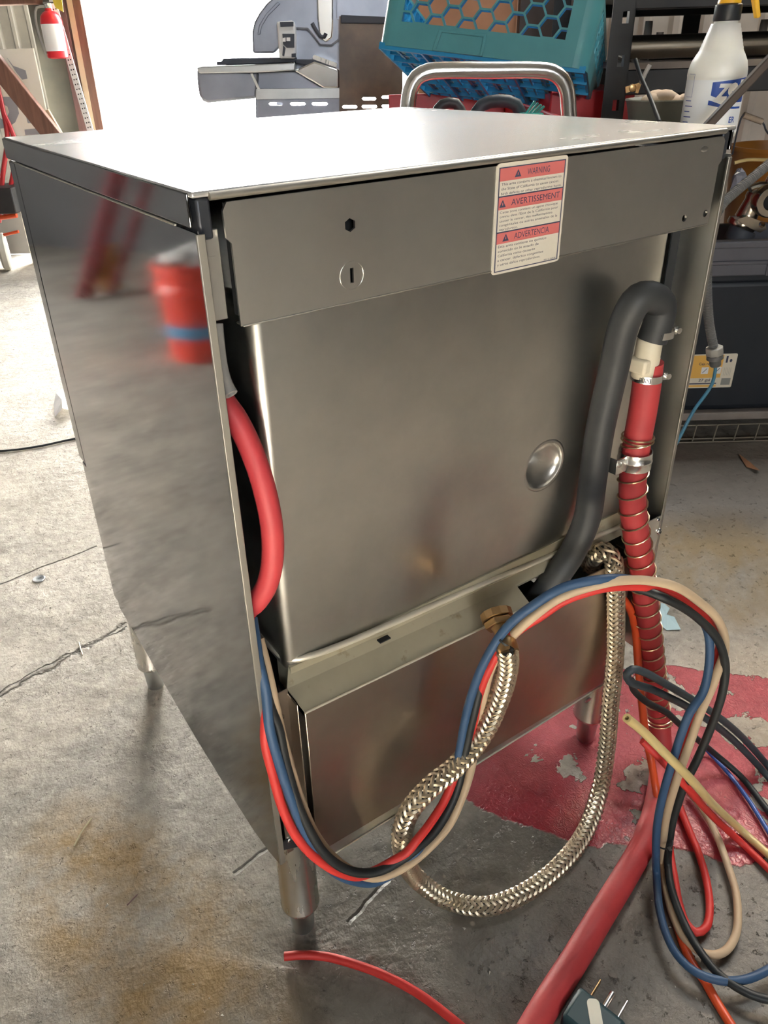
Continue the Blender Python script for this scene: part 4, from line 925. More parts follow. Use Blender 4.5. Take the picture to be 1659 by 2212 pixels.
# front shelf with rolled end
b = MB(); b.prism(pxp([(430, 146), (441, 143), (640, 136), (640, 152), (560, 156), (436, 158)], v0), v0 - .05, v0 + .4, FB); b.build('shelf_lip', m_galv, gr, bevel=.004)
b = MB(); b.prism(pxp([(427, 150), (432, 145), (440, 145), (560, 155), (556, 212), (450, 222), (440, 218), (432, 205), (428, 180)], v0), v0 - .02, v0 + .42, FB); b.build('side_shelf_end', m_grillm, gr, bevel=.01)
b = MB(); b.prism(pxp([(543, 158), (548, 158), (565, 194), (560, 196)], v0), v0 - .03, v0 - .02, FB); b.build('shelf_brace', m_white, gr)
b = MB(); b.prism(pxp([(545, 158), (640, 154), (735, 152), (735, 195), (700, 192), (556, 200)], v0), v0 + .0, v0 + .5, FB); b.build('drip_chamber', m_grillm, gr)
b = MB(); b.prism(pxp([(636, 152), (680, 132), (734, 150), (734, 190), (700, 190)], v0), v0 - .035, v0 + .0, FB); b.build('heat_shield', m_chrome, gr, bevel=.006)
zlow = 0.0
def vplate(outer, holes, v, th): 
    b = MB(); b.plate([UZ(x, y, v) for x, y in outer], [[UZ(x, y, v) for x, y in h] for h in holes], v, v + th, FB); return b
def slotpx(x0, x1, y): return [(x0, y), (x0 + 3, y - 3.5), (x1 - 3, y - 3.5), (x1, y), (x1 - 3, y + 3.5), (x0 + 3, y + 3.5)]
b = vplate([(552, 213), (739, 211), (739, 560), (556, 560)], [slotpx(580, 612, 224.5), slotpx(626, 660, 224.5), slotpx(673, 708, 224.5)], v0 - .01, .02); b.build('cabinet_side', m_grillm, gr)
b = vplate([(551, 192), (739, 190), (739, 212), (552, 215)], [], v0 - .03, .03); b.build('cabinet_rim', m_galv, gr, bevel=.004)
b = vplate([(733, 35), (868, 40), (874, 560), (733, 560)], [slotpx(739, 772, 231), slotpx(781, 815, 230.5), slotpx(824, 858, 229.5), slotpx(782, 813, 213.5), slotpx(824, 858, 210)], v0 - .04, .02); b.build('rear_panel', m_grillw, gr)
b = vplate([(736, 32), (868, 38), (868, 52), (736, 50)], [], v0 - .055, .02); b.build('panel_strip', m_grilld, gr, bevel=.003)
b = vplate([(728, -75), (870, -60), (868, 45), (728, 42)], [], v0 - .025, .02); b.build('upper_panel', m_grillm, gr)
for x in (776, 815, 846):
    b = vplate([(x, 135), (x + 12, 135), (x + 12, 147), (x + 4, 149)], [], v0 - .048, .01); b.build('louver', m_grillw, gr)
for u, v, z in ((-.38, v0 + .45, .85), (.10, v0 + .45, .85), (-.38, v0 - .01, .25), (-.12, v0 - .01, .25), (.07, v0 - .01, .25)):
    b = MB(); b.box(u, u + .05, v, v + .05, 0, z, FB); b.build('stand_leg', m_grillm, gr)
# orange plywood and dark board behind the rack
b = MB(); q = [UZ(905, -60, 2.8), UZ(1122, -50, 2.8)]; b.box(q[0][0], q[1][0], 2.8, 2.83, 0, q[0][1], FB); tag(b.build('plywood_sheet', m_ply, bevel=.002), 'orange-brown plywood sheet against the wall behind the blue dish rack', 'plywood')
b = MB(); q = [UZ(1128, -60, 2.7), UZ(1290, 40, 2.7)]; b.box(q[0][0], q[1][0], 2.7, 2.74, 0, q[0][1], FB); tag(b.build('dark_board', M('dark_stained_board', (.07, .05, .04), (.05, .035, .03), 6, .6), bevel=.002), 'dark brown board against the wall beside the plywood sheet', 'board')

# ================================================================== BLUE-GREEN DISH RACK
P0 = PD(815, 95, 1.85); P1 = PD(1268, 150, 1.76); P2 = PD(930, 203, 2.30)
wx = (P1 - P0); RWID = wx.length; wx.normalize()
dp = (P2 - P0); dp = (dp - wx * dp.dot(wx)); RDEP = dp.length; dp.normalize()
upv = wx.cross(dp)
if upv.z < 0: upv = -upv
RF = (P0, wx, dp, upv); RH = .135
rk = thing('dish_rack', 'teal plastic dish rack with honeycomb sides, tilted up on the cart', 'rack', P0)
def hexgrid(x0, x1, z0, z1, R, gap):
    hs = []; dx = R * 1.5; dz = R * sqrt(3); i = 0; x = x0 + .2 * R
    while x - R < x1:
        z = z0 - (dz / 2 if i % 2 else 0)
        while z - R < z1:
            poly = [(x + (R - gap) * cos(pi / 3 * k), z + (R - gap) * sin(pi / 3 * k)) for k in range(6)]
            # clip to the window
            def clip(P, f, inter):
                out = []
                for a in range(len(P)):
                    A, B_ = P[a], P[(a + 1) % len(P)]
                    if f(A): out.append(A)
                    if f(A) != f(B_): out.append(inter(A, B_))
                return out
            def ix(v): return lambda A, B_: (v, A[1] + (B_[1] - A[1]) * (v - A[0]) / (B_[0] - A[0]))
            def iz(v): return lambda A, B_: (A[0] + (B_[0] - A[0]) * (v - A[1]) / (B_[1] - A[1]), v)
            for fn, it in ((lambda p: p[0] > x0, ix(x0)), (lambda p: p[0] < x1, ix(x1)), (lambda p: p[1] > z0, iz(z0)), (lambda p: p[1] < z1, iz(z1))):
                if poly: poly = clip(poly, fn, it)
            if len(poly) >= 3:
                ar = abs(sum(poly[a][0] * poly[(a + 1) % len(poly)][1] - poly[(a + 1) % len(poly)][0] * poly[a][1] for a in range(len(poly)))) / 2
                if ar > 2e-5: hs.append(poly)
            z += dz
        x += dx; i += 1
    return hs
RO = .030
def side(fr, wid, name):
    hx = hexgrid(.045, wid - .055, .047, .120, .0222, .0022)
    b = MB(); b.plate([(RO, 0), (wid - RO, 0), (wid - RO, RH), (RO, RH)], hx, 0, .003, fr)
    o = b.build(name, m_teal, rk, smooth=20)
    hx = hexgrid(.045, wid - .055, .047, .120, .0222, .0025)
    b = MB(); b.plate([(.043, .045), (wid - .053, .045), (wid - .053, .122), (.043, .122)], hx, .003, .013, fr)
    b.build('honeycomb', m_teal2, o, smooth=20); return o
side(RF, RWID, 'front_wall')
side((P0 + dp * RDEP, wx, -dp, upv), RWID, 'back_wall')
side((P0, dp, wx, upv), RDEP, 'side_wall')
side((P0 + wx * RWID, dp, -wx, upv), RDEP, 'side_wall')
for cx, cy, a in ((RO, RO, pi), (RWID - RO, RO, 1.5 * pi), (RWID - RO, RDEP - RO, 0), (RO, RDEP - RO, pi / 2)):
    vs = []; fs = []; n = 6
    for z in (0, RH):
        for r in (RO, RO - .004):
            for k in range(n + 1):
                t_ = a + pi / 2 * k / n; vs.append(P0 + wx * (cx + r * cos(t_)) + dp * (cy + r * sin(t_)) + upv * z)
    for k in range(n):
        fs += [[k, k + 1, 2 * (n + 1) + k + 1, 2 * (n + 1) + k], [(n + 1) + k, (n + 1) + k + 1, 3 * (n + 1) + k + 1, 3 * (n + 1) + k], [k, k + 1, (n + 1) + k + 1, (n + 1) + k], [2 * (n + 1) + k, 2 * (n + 1) + k + 1, 3 * (n + 1) + k + 1, 3 * (n + 1) + k]]
    b = MB(); b.add(vs, fs); b.build('rounded_corner', m_teal, rk)
b = MB(); hw = RWID * .40; b.plate([(hw - .055, .0), (hw + .052, .0), (hw + .052, .040), (hw - .048, .040)], [[(hw - .047, .003), (hw + .046, .003), (hw + .046, .035), (hw - .041, .035)]], -.004, .001, RF); b.build('handle_recess', m_teal, rk, bevel=.0012)
for k in range(15):
    x = .006 + (RWID - .012) * k / 14; b = MB(); b.box(x - .0022, x + .0022, .003, RDEP - .003, -.002 if k % 3 else -.008, .006, RF); b.build('grid_rib', m_teal2, rk)
for k in range(15):
    y = .006 + (RDEP - .012) * k / 14; b = MB(); b.box(.003, RWID - .003, y - .0022, y + .0022, -.001 if k % 3 else -.007, .005, RF); b.build('grid_bar', m_teal2, rk)
for k in range(1, 14, 2):
    x = .006 + (RWID - .012) * k / 14; b = MB(); b.box(x - .009, x + .009, .02, RDEP - .02, .001, .003, RF); b.build('grid_web', m_teal, rk)
# cart with chrome handle carrying the rack
ct = thing('red_cart', 'red steel cart with a bent chrome tube handle behind the dishwasher', 'cart', W(.2, 1.8, 0))
hp = [PV(876, 275, 1.42), PV(881, 232, 1.42), PV(886, 195, 1.42), PV(900, 168, 1.42), PV(925, 155, 1.42), PV(960, 152, 1.42), PV(1060, 152, 1.42), PV(1160, 152, 1.42), PV(1192, 156, 1.42), PV(1214, 172, 1.42), PV(1225, 198, 1.42), PV(1228, 235, 1.42), PV(1230, 285, 1.42)]
hp = [hp[0] - ZZ * .3 + VV * .0] + hp + [hp[-1] - ZZ * .3]
b = MB(); b.tube(hp, .0130, 14, .01); hd = b.build('handle', m_chrome, ct); hd['label'] = 'bent chrome tube handle'
b = MB(); b.plate([(.055, 1.45), (.37, 1.45), (.37, 2.3), (.055, 2.3)], [], .80, .83, (O0, UU, ZZ, VV)); b.build('deck', m_redpaint, ct, bevel=.004)
zt_ = .93
for u0, u1, v_0, v_1, z1 in ((.055, .065, 1.45, 2.3, .84), (.055, .37, 2.29, 2.3, .888), (.37, .38, 1.45, 2.3, .87)):
    b = MB(); b.box(u0, u1, v_0, v_1, .80, z1, FB); b.build('tray_wall', m_redpaint, ct, bevel=.003)
for u in (.07, .33):
    for v in (1.5, 2.22):
        b = MB(); b.box(u, u + .03, v, v + .03, .05, .80, FB); b.build('leg', m_redpaint, ct)
        b = MB(); b.lathe([(.012, -.012), (.04, -.012), (.04, .012), (.012, .012)], (W(u + .015, v + .015, .04), VV, ZZ, UU), 20); b.build('caster', m_blk_tube, ct)
b = MB(); b.tube([PV(1020, 262, 1.62), PV(1040, 228, 1.62), PV(1075, 218, 1.62), PV(1115, 226, 1.62), PV(1128, 262, 1.62)], .012, 10, .02); tag(b.build('rubber_ring', m_cable), 'dark ring-shaped hose piece lying on the cart under the rack', 'hose')
b = MB(); b.tube([PV(940, 248, 1.6), PV(955, 226, 1.6), PV(985, 224, 1.6), PV(1000, 250, 1.6)], .010, 10, .02); tag(b.build('black_handle_loop', m_rub_black), 'small black loop on the cart behind the left handle bend', 'loop')
p = PV(1150, 234, 1.58); b = MB()
for k in range(4): b.bar(p + UU * (-.014 + k * .006) - ZZ * .012, p + UU * (.004 + k * .006) + ZZ * (.012 - k * .003), .004, .006, VV)
b.box(*[x for x in (p.dot(UU) - O0.dot(UU) - .02, p.dot(UU) - O0.dot(UU) + .02)], 1.57, 1.6, .83, p.z - .008, FB)
tag(b.build('seafoam_clip', m_seafoam, bevel=.001), 'glossy seafoam green plastic clip on the cart by the right handle bend', 'clip')

zc_ = UZ(1372, 192, 1.96)[1]
rc = thing('red_tool_cabinet', 'red metal tool cabinet standing behind the black shelving post', 'cabinet', W(.5, 2.1, 0))
b = MB(); b.box(.42, .615, 1.96, 2.30, .02, zc_, FB); b.build('cabinet_body', m_redpaint, rc, bevel=.004)
for k in range(4):
    b = MB(); b.box(.425, .61, 1.953, 1.962, .05 + k * .2, .23 + k * .2, FB); dr_ = b.build('drawer', m_redpaint, rc, bevel=.003)
    b = MB(); b.box(.45, .555, 1.943, 1.953, .20 + k * .2, .212 + k * .2, FB); b.build('drawer_pull', m_chrome, dr_)

# ================================================================== SHELVING UNIT (black)
sh = thing('shelving_unit', 'black steel shelving unit with punched post along the back wall', 'shelf', W(1.2, 2.1, 0))
v0 = 1.88
zs = [UZ(1337, 38, v0)[1], UZ(1328, 132, v0)[1], UZ(1314, 228, v0)[1]]
uL, uR = UZ(1300, 240, v0)[0], UZ(1347, 240, v0)[0]
hl = [[((uL + uR) / 2 + .006 - .008, z - .011), ((uL + uR) / 2 + .006 + .006, z - .011), ((uL + uR) / 2 + .006 + .006, z + .011), ((uL + uR) / 2 + .006 - .008, z + .011)] for z in zs + [zs[2] - .1 * k for k in range(1, 7)]]
b = MB(); b.plate([(uL, 0), (uR, 0), (uR, 1.9), (uL, 1.9)], hl, v0, v0 + .003, FB); b.box(uR - .003, uR, v0, v0 + .05, 0, 1.9, FB); b.build('post', m_blacksteel, sh)
for u, v in ((.85, 2.38), (2.3, 1.88), (2.3, 2.38), (.50, 2.38)):
    b = MB(); b.box(u, u + .045, v, v + .003, 0, 1.9, FB); b.box(u + .042, u + .045, v, v + .04, 0, 1.9, FB); b.build('post', m_blacksteel, sh)
for z0, z1 in ((1.052, 1.14), (.890, .940)):
    b = MB(); b.box(uR, 2.3, v0 + .01, v0 + .04, z0, z1, FB); b.box(uR, 2.3, v0 + .49, v0 + .52, z0, z1, FB); b.build('beam', m_blacksteel, sh, bevel=.003)
b = MB(); b.box(uR - .01, 2.3, v0 + .04, 2.38, 1.08, 1.10, FB); b.build('shelf_board', m_blacksteel, sh)
b = MB(); b.box(uR, 2.3, v0 + .006, 2.38, .940, .953, FB); b.build('shelf_board', M('worn_shelf_board', (.20, .17, .14), (.15, .12, .1), 8, .7), sh)
# pipes on the shelf
g_ = 'steel pipes on the middle shelf'
for (v, z, r, uo, lab) in ((1.98, .982, .024, .0, 'thick brassy steel pipe lying along the middle shelf'), (2.10, .968, .014, .3, 'thin grey steel pipe behind the thick brassy pipe')):
    b = MB(); b.tube([W(uR + .02 + uo * .3, v, z), W(2.1, v, z)], r, 16, .4); tag(b.build('steel_pipe', m_cast if r > .02 else m_rustbar), lab, 'pipe', g_)
for px, py, h in ((1396, 96, .055), (1422, 100, .03), (1640, 108, .05)):
    u, z = UZ(px, py, 2.2); b = MB(); b.lathe([(.011, 0), (.012, .004), (.010, h), (.009, h + .03)], (W(u, 2.2, .953), UU, VV, ZZ), 12)
    tag(b.build('pipe_nipple', m_rustbar), {1396: 'tall upright pipe nipple behind the thick pipe at left', 1422: 'short upright pipe nipple behind the thick pipe', 1640: 'upright pipe nipple right of the spray bottle'}[px], 'fitting')
g_ = 'pipe fittings under the thick pipe'
# stand behind the machine with bottle, pan
su0, su1, sv0, sv1, sz = .40, .592, 1.37, 1.78, .845
st = thing('utility_stand', 'small black stand behind the dishwasher carrying the spray bottle and pan', 'stand', W(.5, 1.57, 0))
b = MB(); b.box(su0, su1, sv0, sv1, sz - .02, sz, FB); b.build('top_plate', m_blacksteel, st, bevel=.003)
for u in (su0, su1 - .025):
    for v in (sv0, sv1 - .025):
        b = MB(); b.box(u, u + .025, v, v + .025, 0, sz - .02, FB); b.build('leg', m_blacksteel, st)
# spray bottle
bu = UZ(1542, 200, 1.42)[0]
bo = W(bu, 1.42, sz)
bt = thing('spray_bottle', 'translucent white spray bottle with blue logo label and yellow trigger head', 'bottle', bo)
fr = (bo, UU, VV, ZZ)
zsh = UZ(1545, 150, 1.42)[1] - sz; zcap = UZ(1548, 40, 1.42)[1] - sz
RB = .0455
prof = [(.040, 0), (.0445, .004), (RB, .012), (RB, zsh - .012), (RB + .0006, zsh - .008), (RB, zsh), (.0425, zsh + .012), (.037, zsh + .022)]
for k in range(8):
    z = zsh + .026 + k * .0052; r_ = .0345 - k * .00165; prof += [(r_, z), (r_ - .0012, z + .0026)]
prof += [(.0195, zcap - .022), (.0180, zcap - .004), (.0175, zcap + .004)]
b = MB(); b.lathe(prof, fr, 40); b.build('bottle_body', m_bottle, bt)
b = MB(); b.lathe([(.0195, zcap - .004), (.0205, zcap - .002), (.0205, zcap + .018), (.0175, zcap + .020)], fr, 28); b.build('collar', M('black_collar', (.015, .018, .022), rough=.4), bt)
b = MB(); b.lathe([(.0175, zcap + .019), (.0175, zcap + .024), (.0155, zcap + .027), (.0150, zcap + .075), (1e-6, zcap + .08)], fr, 28)
b.box(-.016, .075, -.013, .013, zcap + .065, zcap + .095, fr); th_ = b.build('trigger_head', m_yellow, bt)
b = MB(); b.prism([(.03, zcap + .065), (.045, zcap + .065), (.042, zcap + .03), (.052, zcap + .0), (.046, zcap - .002), (.033, zcap + .03)], -.007, .007, fr); b.build('trigger', m_yellow, th_, bevel=.002)
# label print wrapped round the bottle; x = arc length from the face towards the camera
toc = (CAM - bo); a_c = atan2(toc.dot(VV), toc.dot(UU))
def bmap(off): return lambda x, z: bo + (UU * cos(a_c + x / RB) + VV * sin(a_c + x / RB)) * (RB + off) + ZZ * z
b = MB(); n = 24; vs = []
for z in (.010, zsh - .014):
    vs += [bmap(.0003)(-.062 + .124 * i / n, z) for i in range(n + 1)]
b.add(vs, [[i, i + 1, n + 2 + i, n + 1 + i] for i in range(n)]); lb = b.build('label_wrap', M('bottle_label_white', (.80, .83, .84), rough=.4), bt)
def patch(mb, x0, x1, ftop, fbot, off, n=12):
    vs = []; 
    for i in range(n + 1):
        x = x0 + (x1 - x0) * i / n; m = bmap(off); vs += [m(x, fbot(x)), m(x, ftop(x))]
    mb.add(vs, [[2 * i, 2 * i + 2, 2 * i + 3, 2 * i + 1] for i in range(n)])
zl = UZ(1555, 175, 1.42)[1] - sz
lx0, lx1 = -.004, .058
bm_ = MB()
SWB = lambda x: sin(pi / 2 * min(1, max(0, (x - lx0) / .045)))
ztop = lambda x: zl + .006 * (x - lx0) / (lx1 - lx0)
zbot = lambda x: zl - .019 - .011 * SWB(x)
patch(bm_, lx0, lx1, ztop, zbot, .0006)
patch(bm_, lx0 - .002, lx1 - .004, lambda x: zl - .026 - .0105 * SWB(x), lambda x: zl - .033 - .0065 * SWB(x), .0006)
bm_.build('logo_shield', m_blue_ink, lb, smooth=0)
tw = MB(); put_text(tw, 'Z', lx0 + .005, lx0 + .030, zl - .0265, zl - .002, bmap(.0010), shear=.25, bold=.055, sub=4)
put_text(tw, 'e', lx0 + .025, lx0 + .042, zl - .021, zl - .001, bmap(.0012), shear=.15, bold=.05, sub=4)
put_text(tw, 'p', lx0 + .043, lx0 + .061, zl - .027, zl + .003, bmap(.0012), shear=.15, bold=.05, sub=4); tw.build('logo_lettering', m_white, lb, smooth=0)
tb_ = MB()
for i, (wd, zz) in enumerate(((.03, .060), (.026, .066), (.024, .071), (.02, .0755), (.025, .080))):
    pass
for k in range(5):
    z = zl - .070 - k * .0055; tl_ = MB(); patch(tl_, .006 + .002 * k, .040, lambda x, z=z: z + .0022 + .08 * (x - .02), lambda x, z=z: z + .08 * (x - .02), .0006, 4); tl_.build('print_line', m_blue_ink, lb, smooth=0)
for k in range(5):
    z = zl - .028 - k * .008; tl_ = MB(); patch(tl_, -.050, -.036 + .004 * (k % 2), lambda x, z=z: z + .0013, lambda x, z=z: z, .0006, 3); tl_.build('print_line', m_blue_ink, lb, smooth=0)
for x0, x1, z0, z1 in ((-.050, -.036, zl - .022, zl - .0215), (-.0365, -.036, zl - .022, zl + .012), (-.050, -.036, zl + .0115, zl + .012)):
    patch(tb_, x0, x1, lambda x, z1=z1: z1, lambda x, z0=z0: z0, .0006, 3)
tb_.build('label_box', m_blue_ink, lb, smooth=0); tb_ = MB()
put_text(tb_, 'P', .002, .008, zl - .060, zl - .051, bmap(.0007), bold=.02); put_text(tb_, 'ER', .032, .044, zl - .060, zl - .051, bmap(.0007), bold=.02)
tb_.build('label_lettering', m_blue_ink, lb, smooth=0)
# rod leaning in front of the bottle
p0, p1 = PV(1500, 307, 1.33), PV(1659, 134, 1.31); p2 = p1 + (p1 - p0) * .6
p0.z = max(p0.z, sz + .008); b = MB(); b.bar(p0, p2, .0125, .0135, VV); tag(b.build('square_rod', m_rod, bevel=.002), 'brown square metal rod slanting up in front of the spray bottle', 'rod')
# pan with rag
pc = W(UZ(1430, 235, 1.62)[0], 1.62, sz)
pn = thing('oval_pan', 'grey-green shallow oval pan on the stand left of the spray bottle', 'pan', pc)
b = MB(); b.lathe([(.048, 0), (.056, .012), (.064, .046), (.067, .05), (.066, .052), (.060, .046), (.050, .010), (1e-6, .008)], (pc, UU * 1.05, VV * 1.0, ZZ), 36); b.build('pan_body', m_pan, pn)
b = MB()
for k in range(7):
    b.ball(pc + UU * (-.02 + .011 * k) + VV * .01 * (k % 2) + ZZ * (.048 + .006 * sin(k)), .02, 8, (1.3, 1, .7))
tag(b.build('tan_rag', m_rag), 'crumpled tan rag lying in the oval pan', 'rag')
# black strap hanging, grey zip handle, brass fitting
b = MB(); b.tube([PV(1372, 128, 1.52), PV(1384, 165, 1.5), PV(1402, 205, 1.47), (PV(1424, 262, 1.42))], .0035, 8, .01); b.tube([PV(1424, 262, 1.42), PV(1430, 285, 1.41)], .0035, 8, .01)
tag(b.build('black_strap', m_blk_tube), 'thin black strap hanging in front of the pan', 'strap')
b = MB(); b.tube([PV(1386, 176, 1.56), PV(1394, 158, 1.56), PV(1404, 140, 1.56)], .004, 8, .01); b.ball(PV(1387, 176, 1.56), .005, 8)
tag(b.build('zip_pull', m_grey_tube), 'small grey ribbed pull beside the black strap', 'pull')
b = MB(); q = W(UZ(1366, 190, 1.66)[0], 1.66, UZ(1366, 190, 1.66)[1]); b.lathe([(.004, -.005), (.007, -.004), (.007, .004), (.004, .005)], (q, UU, ZZ, VV), 12); b.bar(q - UU * .013 - ZZ * .003, q + UU * .013 + ZZ * .003, .011, .004, VV); b.bar(q + UU * .009 - ZZ * .009, q + UU * .013 + ZZ * .008, .006, .004, VV)
tag(b.build('brass_wing_nut', m_brass), 'brass wing nut by the shelving post', 'fitting')
b = MB(); b.tube([PV(1330, 120, 1.98), PV(1350, 128, 1.98), PV(1362, 145, 1.98), PV(1367, 175, 1.98), PV(1360, 210, 1.98), PV(1350, 250, 1.98)], .007, 10, .01); tag(b.build('chrome_hook', m_chrome), 'bent chrome tube piece just right of the black shelving post', 'hook')

# ================================================================== RIGHT SIDE: wire shelf, tote, tray, parts
v0 = 1.95
wr = thing('wire_shelf', 'low wire shelf on the floor under the black tote', 'shelf', W(1.3, 2.15, 0))
zt1 = .092
b = MB(); b.box(.84, 1.9, v0 - .02, v0 + .01, .066, .090, FB); b.build('front_bar', m_rustbar, wr, bevel=.004)
b = MB(); b.box(.84, 1.9, v0 + .40, v0 + .43, .066, .090, FB); b.build('rear_bar', m_rustbar, wr, bevel=.004)
for z in (.050, .008, .002):
    b = MB(); b.tube([W(.84, v0 - .02 - (.01 if z < .005 else 0), z + .003), W(1.9, v0 - .02 - (.01 if z < .005 else 0), z + .003)], .0026, 8, .5); b.build('long_wire', m_wire, wr)
for k in range(18):
    u = .895 + .058 * k
    b = MB(); b.tube([W(u - .001, v0 - .024, .055), W(u - .006, v0 - .026, .004)], .0022, 6, .1); b.build('cross_wire', m_wire, wr)
for k in range(18):
    b = MB(); b.tube([W(.895 + .058 * k, v0 - .01, .078), W(.895 + .058 * k, v0 + .41, .078)], .003, 6, .5); b.build('deck_wire', m_wire, wr)
tt = thing('storage_tote', 'black plastic storage tote with a yellow and white product label', 'tote', W(1.3, 2.15, .091))
b = MB(); b.box(.78, 1.62, v0 - .015, v0 + .40, .0915, .46, FB); body = b.build('tote_body', m_tote, tt, bevel=.02, bseg=3)
b = MB(); b.box(.76, 1.64, v0 - .035, v0 + .42, .455, .485, FB); b.build('tote_lid', m_tote, tt, bevel=.008)
q = [UZ(1506, 757, v0 - .02), UZ(1598, 770, v0 - .02), UZ(1582, 846, v0 - .02), UZ(1492, 831, v0 - .02)]
lu0, lu1, lz0, lz1 = q[1][0] - .122, q[1][0] - .004, (q[2][1] + q[3][1]) / 2, (q[0][1] + q[1][1]) / 2 - .003
b = MB(); b.prism(rrect(lu0, lu1, lz0, lz1, .004), v0 - .0165, v0 - .0148, FB); pl_ = b.build('product_label', M('label_cream', (.70, .64, .52), rough=.5), tt); pl_['label'] = 'cream and orange printed label'
def lm(d): return lambda x, z: W(lu0 + x * (lu1 - lu0), v0 - .0166 - d, lz0 + z * (lz1 - lz0))
def lrect(mb, x0, x1, z0, z1, d): mb.add([lm(d)(x0, z0), lm(d)(x1, z0), lm(d)(x1, z1), lm(d)(x0, z1)], [[0, 1, 2, 3]])
o_, k_, w_ = MB(), MB(), MB()
lrect(o_, .02, .70, .30, .97, .0001); lrect(o_, .02, .64, .03, .09, .0001)
lrect(k_, .02, .64, .115, .15, .0002); lrect(k_, .755, .80, .74, .94, .0002); kb_ = MB(); lrect(kb_, .74, .95, .08, .28, .0002)
kc_ = MB()
for k in range(5): lrect(kc_, .76 + .012 * k * 3, .765 + .012 * k * 3, .36, .60, .0002)
for x in (.24, .53): lrect(w_, x, x + .16, .42, .62, .0002)
put_text(k_, 'Caja resistente', .16, .66, .66, .76, lm(.0002), bold=.01)
put_text(k_, '27 gal', .22, .48, .17, .28, lm(.0002), bold=.015)
k_.add([lm(.0002)(.87 + .03 * cos(2 * pi * i / 12) * (1 if True else 1), .80 + .045 * sin(2 * pi * i / 12)) for i in range(12)], [list(range(12))])
for x in (.24, .53):
    k_.add([lm(.0003)(x + .03, .46), lm(.0003)(x + .04, .45), lm(.0003)(x + .13, .58), lm(.0003)(x + .12, .59)], [[0, 1, 2, 3]])
o_.build('label_panel', m_label_or, pl_, smooth=0); w_.build('label_pictures', m_white, pl_, smooth=0); k_.build('label_lettering', m_ink, pl_, smooth=0); kb_.build('barcode', M('print_grey', (.28, .28, .25), rough=.5), pl_, smooth=0); kc_.build('small_print', M('print_grey', (.28, .28, .25), rough=.5), pl_, smooth=0)
ty = thing('grey_tray', 'grey plastic tray on the tote lid holding shiny metal parts', 'tray', W(1.1, 1.95, .486))
b = MB(); b.box(.80, 1.45, 1.86, 1.88, .487, .570, FB); b.box(.80, 1.45, 2.06, 2.08, .487, .570, FB); b.box(.80, .82, 1.88, 2.06, .487, .570, FB); b.box(1.43, 1.45, 1.88, 2.06, .487, .570, FB); b.box(.82, 1.43, 1.88, 2.06, .487, .497, FB); b.build('tray_body', m_tray, ty, bevel=.004)
b = MB(); b.box(.79, 1.46, 1.85, 1.88, .556, .572, FB); b.box(.79, .955, 1.855, 1.87, .515, .525, FB); b.box(.955, .965, 1.855, 1.87, .487, .525, FB); b.build('tray_rim', m_tray, ty, bevel=.003)
# machined parts: a cylinder head with flange, a clamp ring, a bright pipe
P = lambda px, py, v: PV(px, py, v)
h = thing('metal_casting', 'shiny brass-toned pump casting with round ports in the grey tray', 'casting', P(1620, 505, 1.97))
c0, c1 = P(1606, 478, 1.97), P(1634, 428, 1.97); d = (c1 - c0).normalized(); n = d.cross(VV).normalized()
b = MB(); b.lathe([(.034, -.015), (.036, -.01), (.036, 0), (.026, .006), (.024, .05), (.027, .055), (.027, .065)], (c0, n, d.cross(n), d), 28); b.build('cylinder', m_cast, h)
fc = P(1655, 432, 1.93); b = MB(); b.lathe([(.020, 0), (.020, .03), (.034, .03), (.037, .026), (.037, 0)], (fc, UU, ZZ, -VV), 32); b.build('port_ring', m_cast, h)
b = MB(); b.lathe([(.0199, -.002), (.0199, .004), (1e-6, .004)], (fc, UU, ZZ, -VV), 24); b.build('port_bore', m_hole, h)
b = MB(); b.plate([UZ(x, y, 1.93) for x, y in ((1590, 474), (1612, 466), (1634, 474), (1650, 480), (1654, 494), (1640, 502), (1622, 494), (1604, 484))], [[UZ(1644 + 7 * cos(2 * pi * k / 12), 484 + 7 * sin(2 * pi * k / 12), 1.93) for k in range(12)]], 1.925, 1.945, FB); b.build('clamp_lug', m_cast, h, bevel=.003)
b = MB(); b.lathe([(.030, -.03), (.033, -.025), (.033, 0), (.03, .004)], (P(1604, 498, 1.96), n, d.cross(n), d), 24); b.build('dark_sleeve', m_grilld, h)
b = MB(); b.tube([P(1620, 410, 2.0), P(1640, 402, 2.0), P(1668, 404, 2.0)], .012, 10, .02); b.tube([P(1650, 425, 2.0), P(1665, 385, 2.0), P(1690, 370, 2.0)], .010, 10, .02); b.build('bent_pipe', m_chrome, h)
# orange bucket with wire bail
oc = W(1.105, 2.22, .486); ob = thing('orange_bucket', 'orange bucket with wire bail and wooden grip behind the metal parts', 'bucket', oc)
b = MB(); b.lathe([(.10, 0), (.122, .245), (.127, .245), (.127, .255), (.120, .255), (.098, .01), (1e-6, .01)], (oc, UU, VV, ZZ), 36); b.build('bucket_body', m_orange, ob)
b = MB(); b.tube([oc + UU * -.126 + ZZ * .235, W(UZ(1597, 268, 2.2)[0], 2.2, UZ(1597, 268, 2.2)[1]), W(UZ(1606, 248, 2.2)[0], 2.2, UZ(1606, 248, 2.2)[1]), W(UZ(1647, 264, 2.2)[0], 2.2, UZ(1647, 264, 2.2)[1]), W(UZ(1659, 288, 2.2)[0], 2.2, UZ(1659, 288, 2.2)[1]), oc + UU * .126 + ZZ * .235], .0022, 8, .01); b.build('wire_bail', m_grilld, ob)
a_, z_ = UZ(1606, 248, 2.2); a2, z2 = UZ(1646, 263, 2.2)
b = MB(); b.tube([W(a_, 2.2, z_), W(a2, 2.2, z2)], .0075, 12, .2); b.build('wooden_grip', m_rag, ob)
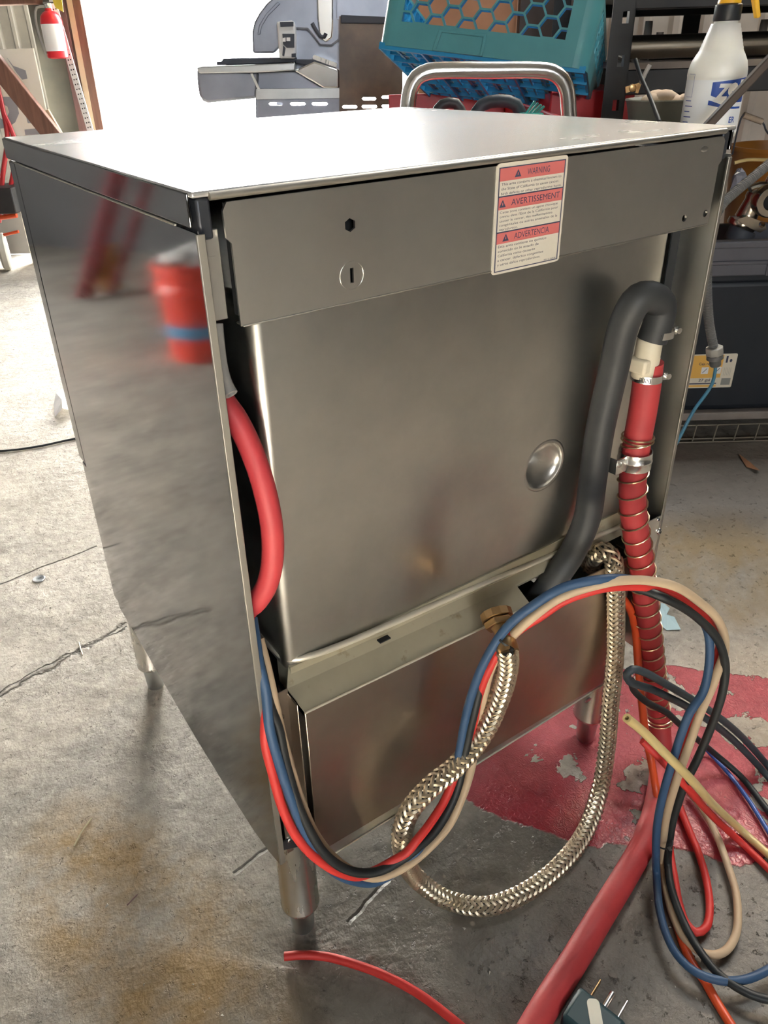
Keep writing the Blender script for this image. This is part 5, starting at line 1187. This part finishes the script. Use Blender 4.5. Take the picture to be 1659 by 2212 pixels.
tube_thing('cream_hose', 'thin cream hose curving over the orange bucket rim', 'hose', [PV(1586, 352, 2.0), PV(1610, 346, 2.0), PV(1640, 345, 2.02), PV(1690, 348, 2.05)], .0042, m_yel_tube)
# plastic wrap bit
b = MB(); q = P(1594, 392, 2.05); rr = random.Random(3)
b.ball(q, .024, 9, (.8, .7, 1.2)); b.v = [p + Vector((rr.uniform(-1, 1), rr.uniform(-1, 1), rr.uniform(-1, 1))) * .005 for p in b.v]
tag(b.build('plastic_wrap', M('clear_wrap', (.32, .33, .38), rough=.15), smooth=0), 'crumpled clear plastic wrap between bucket and conduit', 'wrap')
# flexible conduit with connector and blue cable
cd = thing('flexible_conduit', 'grey flexible conduit with a threaded connector and blue cable hanging at right', 'conduit', PV(1545, 760, 1.42))
cp = [PV(1760, 272, 1.45), PV(1659, 356, 1.44), PV(1622, 387, 1.43), PV(1588, 415, 1.42), PV(1560, 442, 1.41), PV(1541, 480, 1.40), PV(1531, 540, 1.40), PV(1527, 600, 1.40), PV(1528, 650, 1.40), PV(1532, 700, 1.40), PV(1541, 748, 1.40)]
b = MB(); b.tube(cp, .0082, 14, .006); b.build('conduit', m_conduit, cd)
fr_c = resample(frames(cp, .006), 150); b = MB()
for (p, N, B, T, s) in fr_c:
    b.lathe([(.0082, -.001), (.0090, 0), (.0082, .001)], (p, N, B, T), 12)
tag(b.build('conduit_rings', m_conduit, cd), kind='stuff')
d = (PV(1545, 790, 1.40) - PV(1542, 740, 1.40)).normalized(); n = d.cross(VV).normalized(); c0 = PV(1543, 750, 1.40)
b = MB(); b.lathe([(.0155, 0), (.0165, .002), (.0165, .014), (.0150, .016)], (c0, n, d.cross(n), d), 8); b.build('lock_nut', M('grey_fitting', (.30, .29, .26), (.25, .24, .21), 20, .45), cd, bevel=.001)
b = MB(); b.lathe([(.0150, .016), (.0155, .024), (.0125, .026), (.0105, .028), (.0105, .038), (.0085, .040)], (c0, n, d.cross(n), d), 20); b.build('gland', m_conduit, cd)
b = MB(); e = c0 + d * .036; b.tube([e, PV(1545, 800, 1.40), PV(1538, 830, 1.40), PV(1520, 858, 1.40), PV(1500, 885, 1.39), PV(1460, 960, 1.37), PV(1420, 1030, 1.33)], .0034, 8, .01); b.build('blue_cable', m_bluecord, cd)
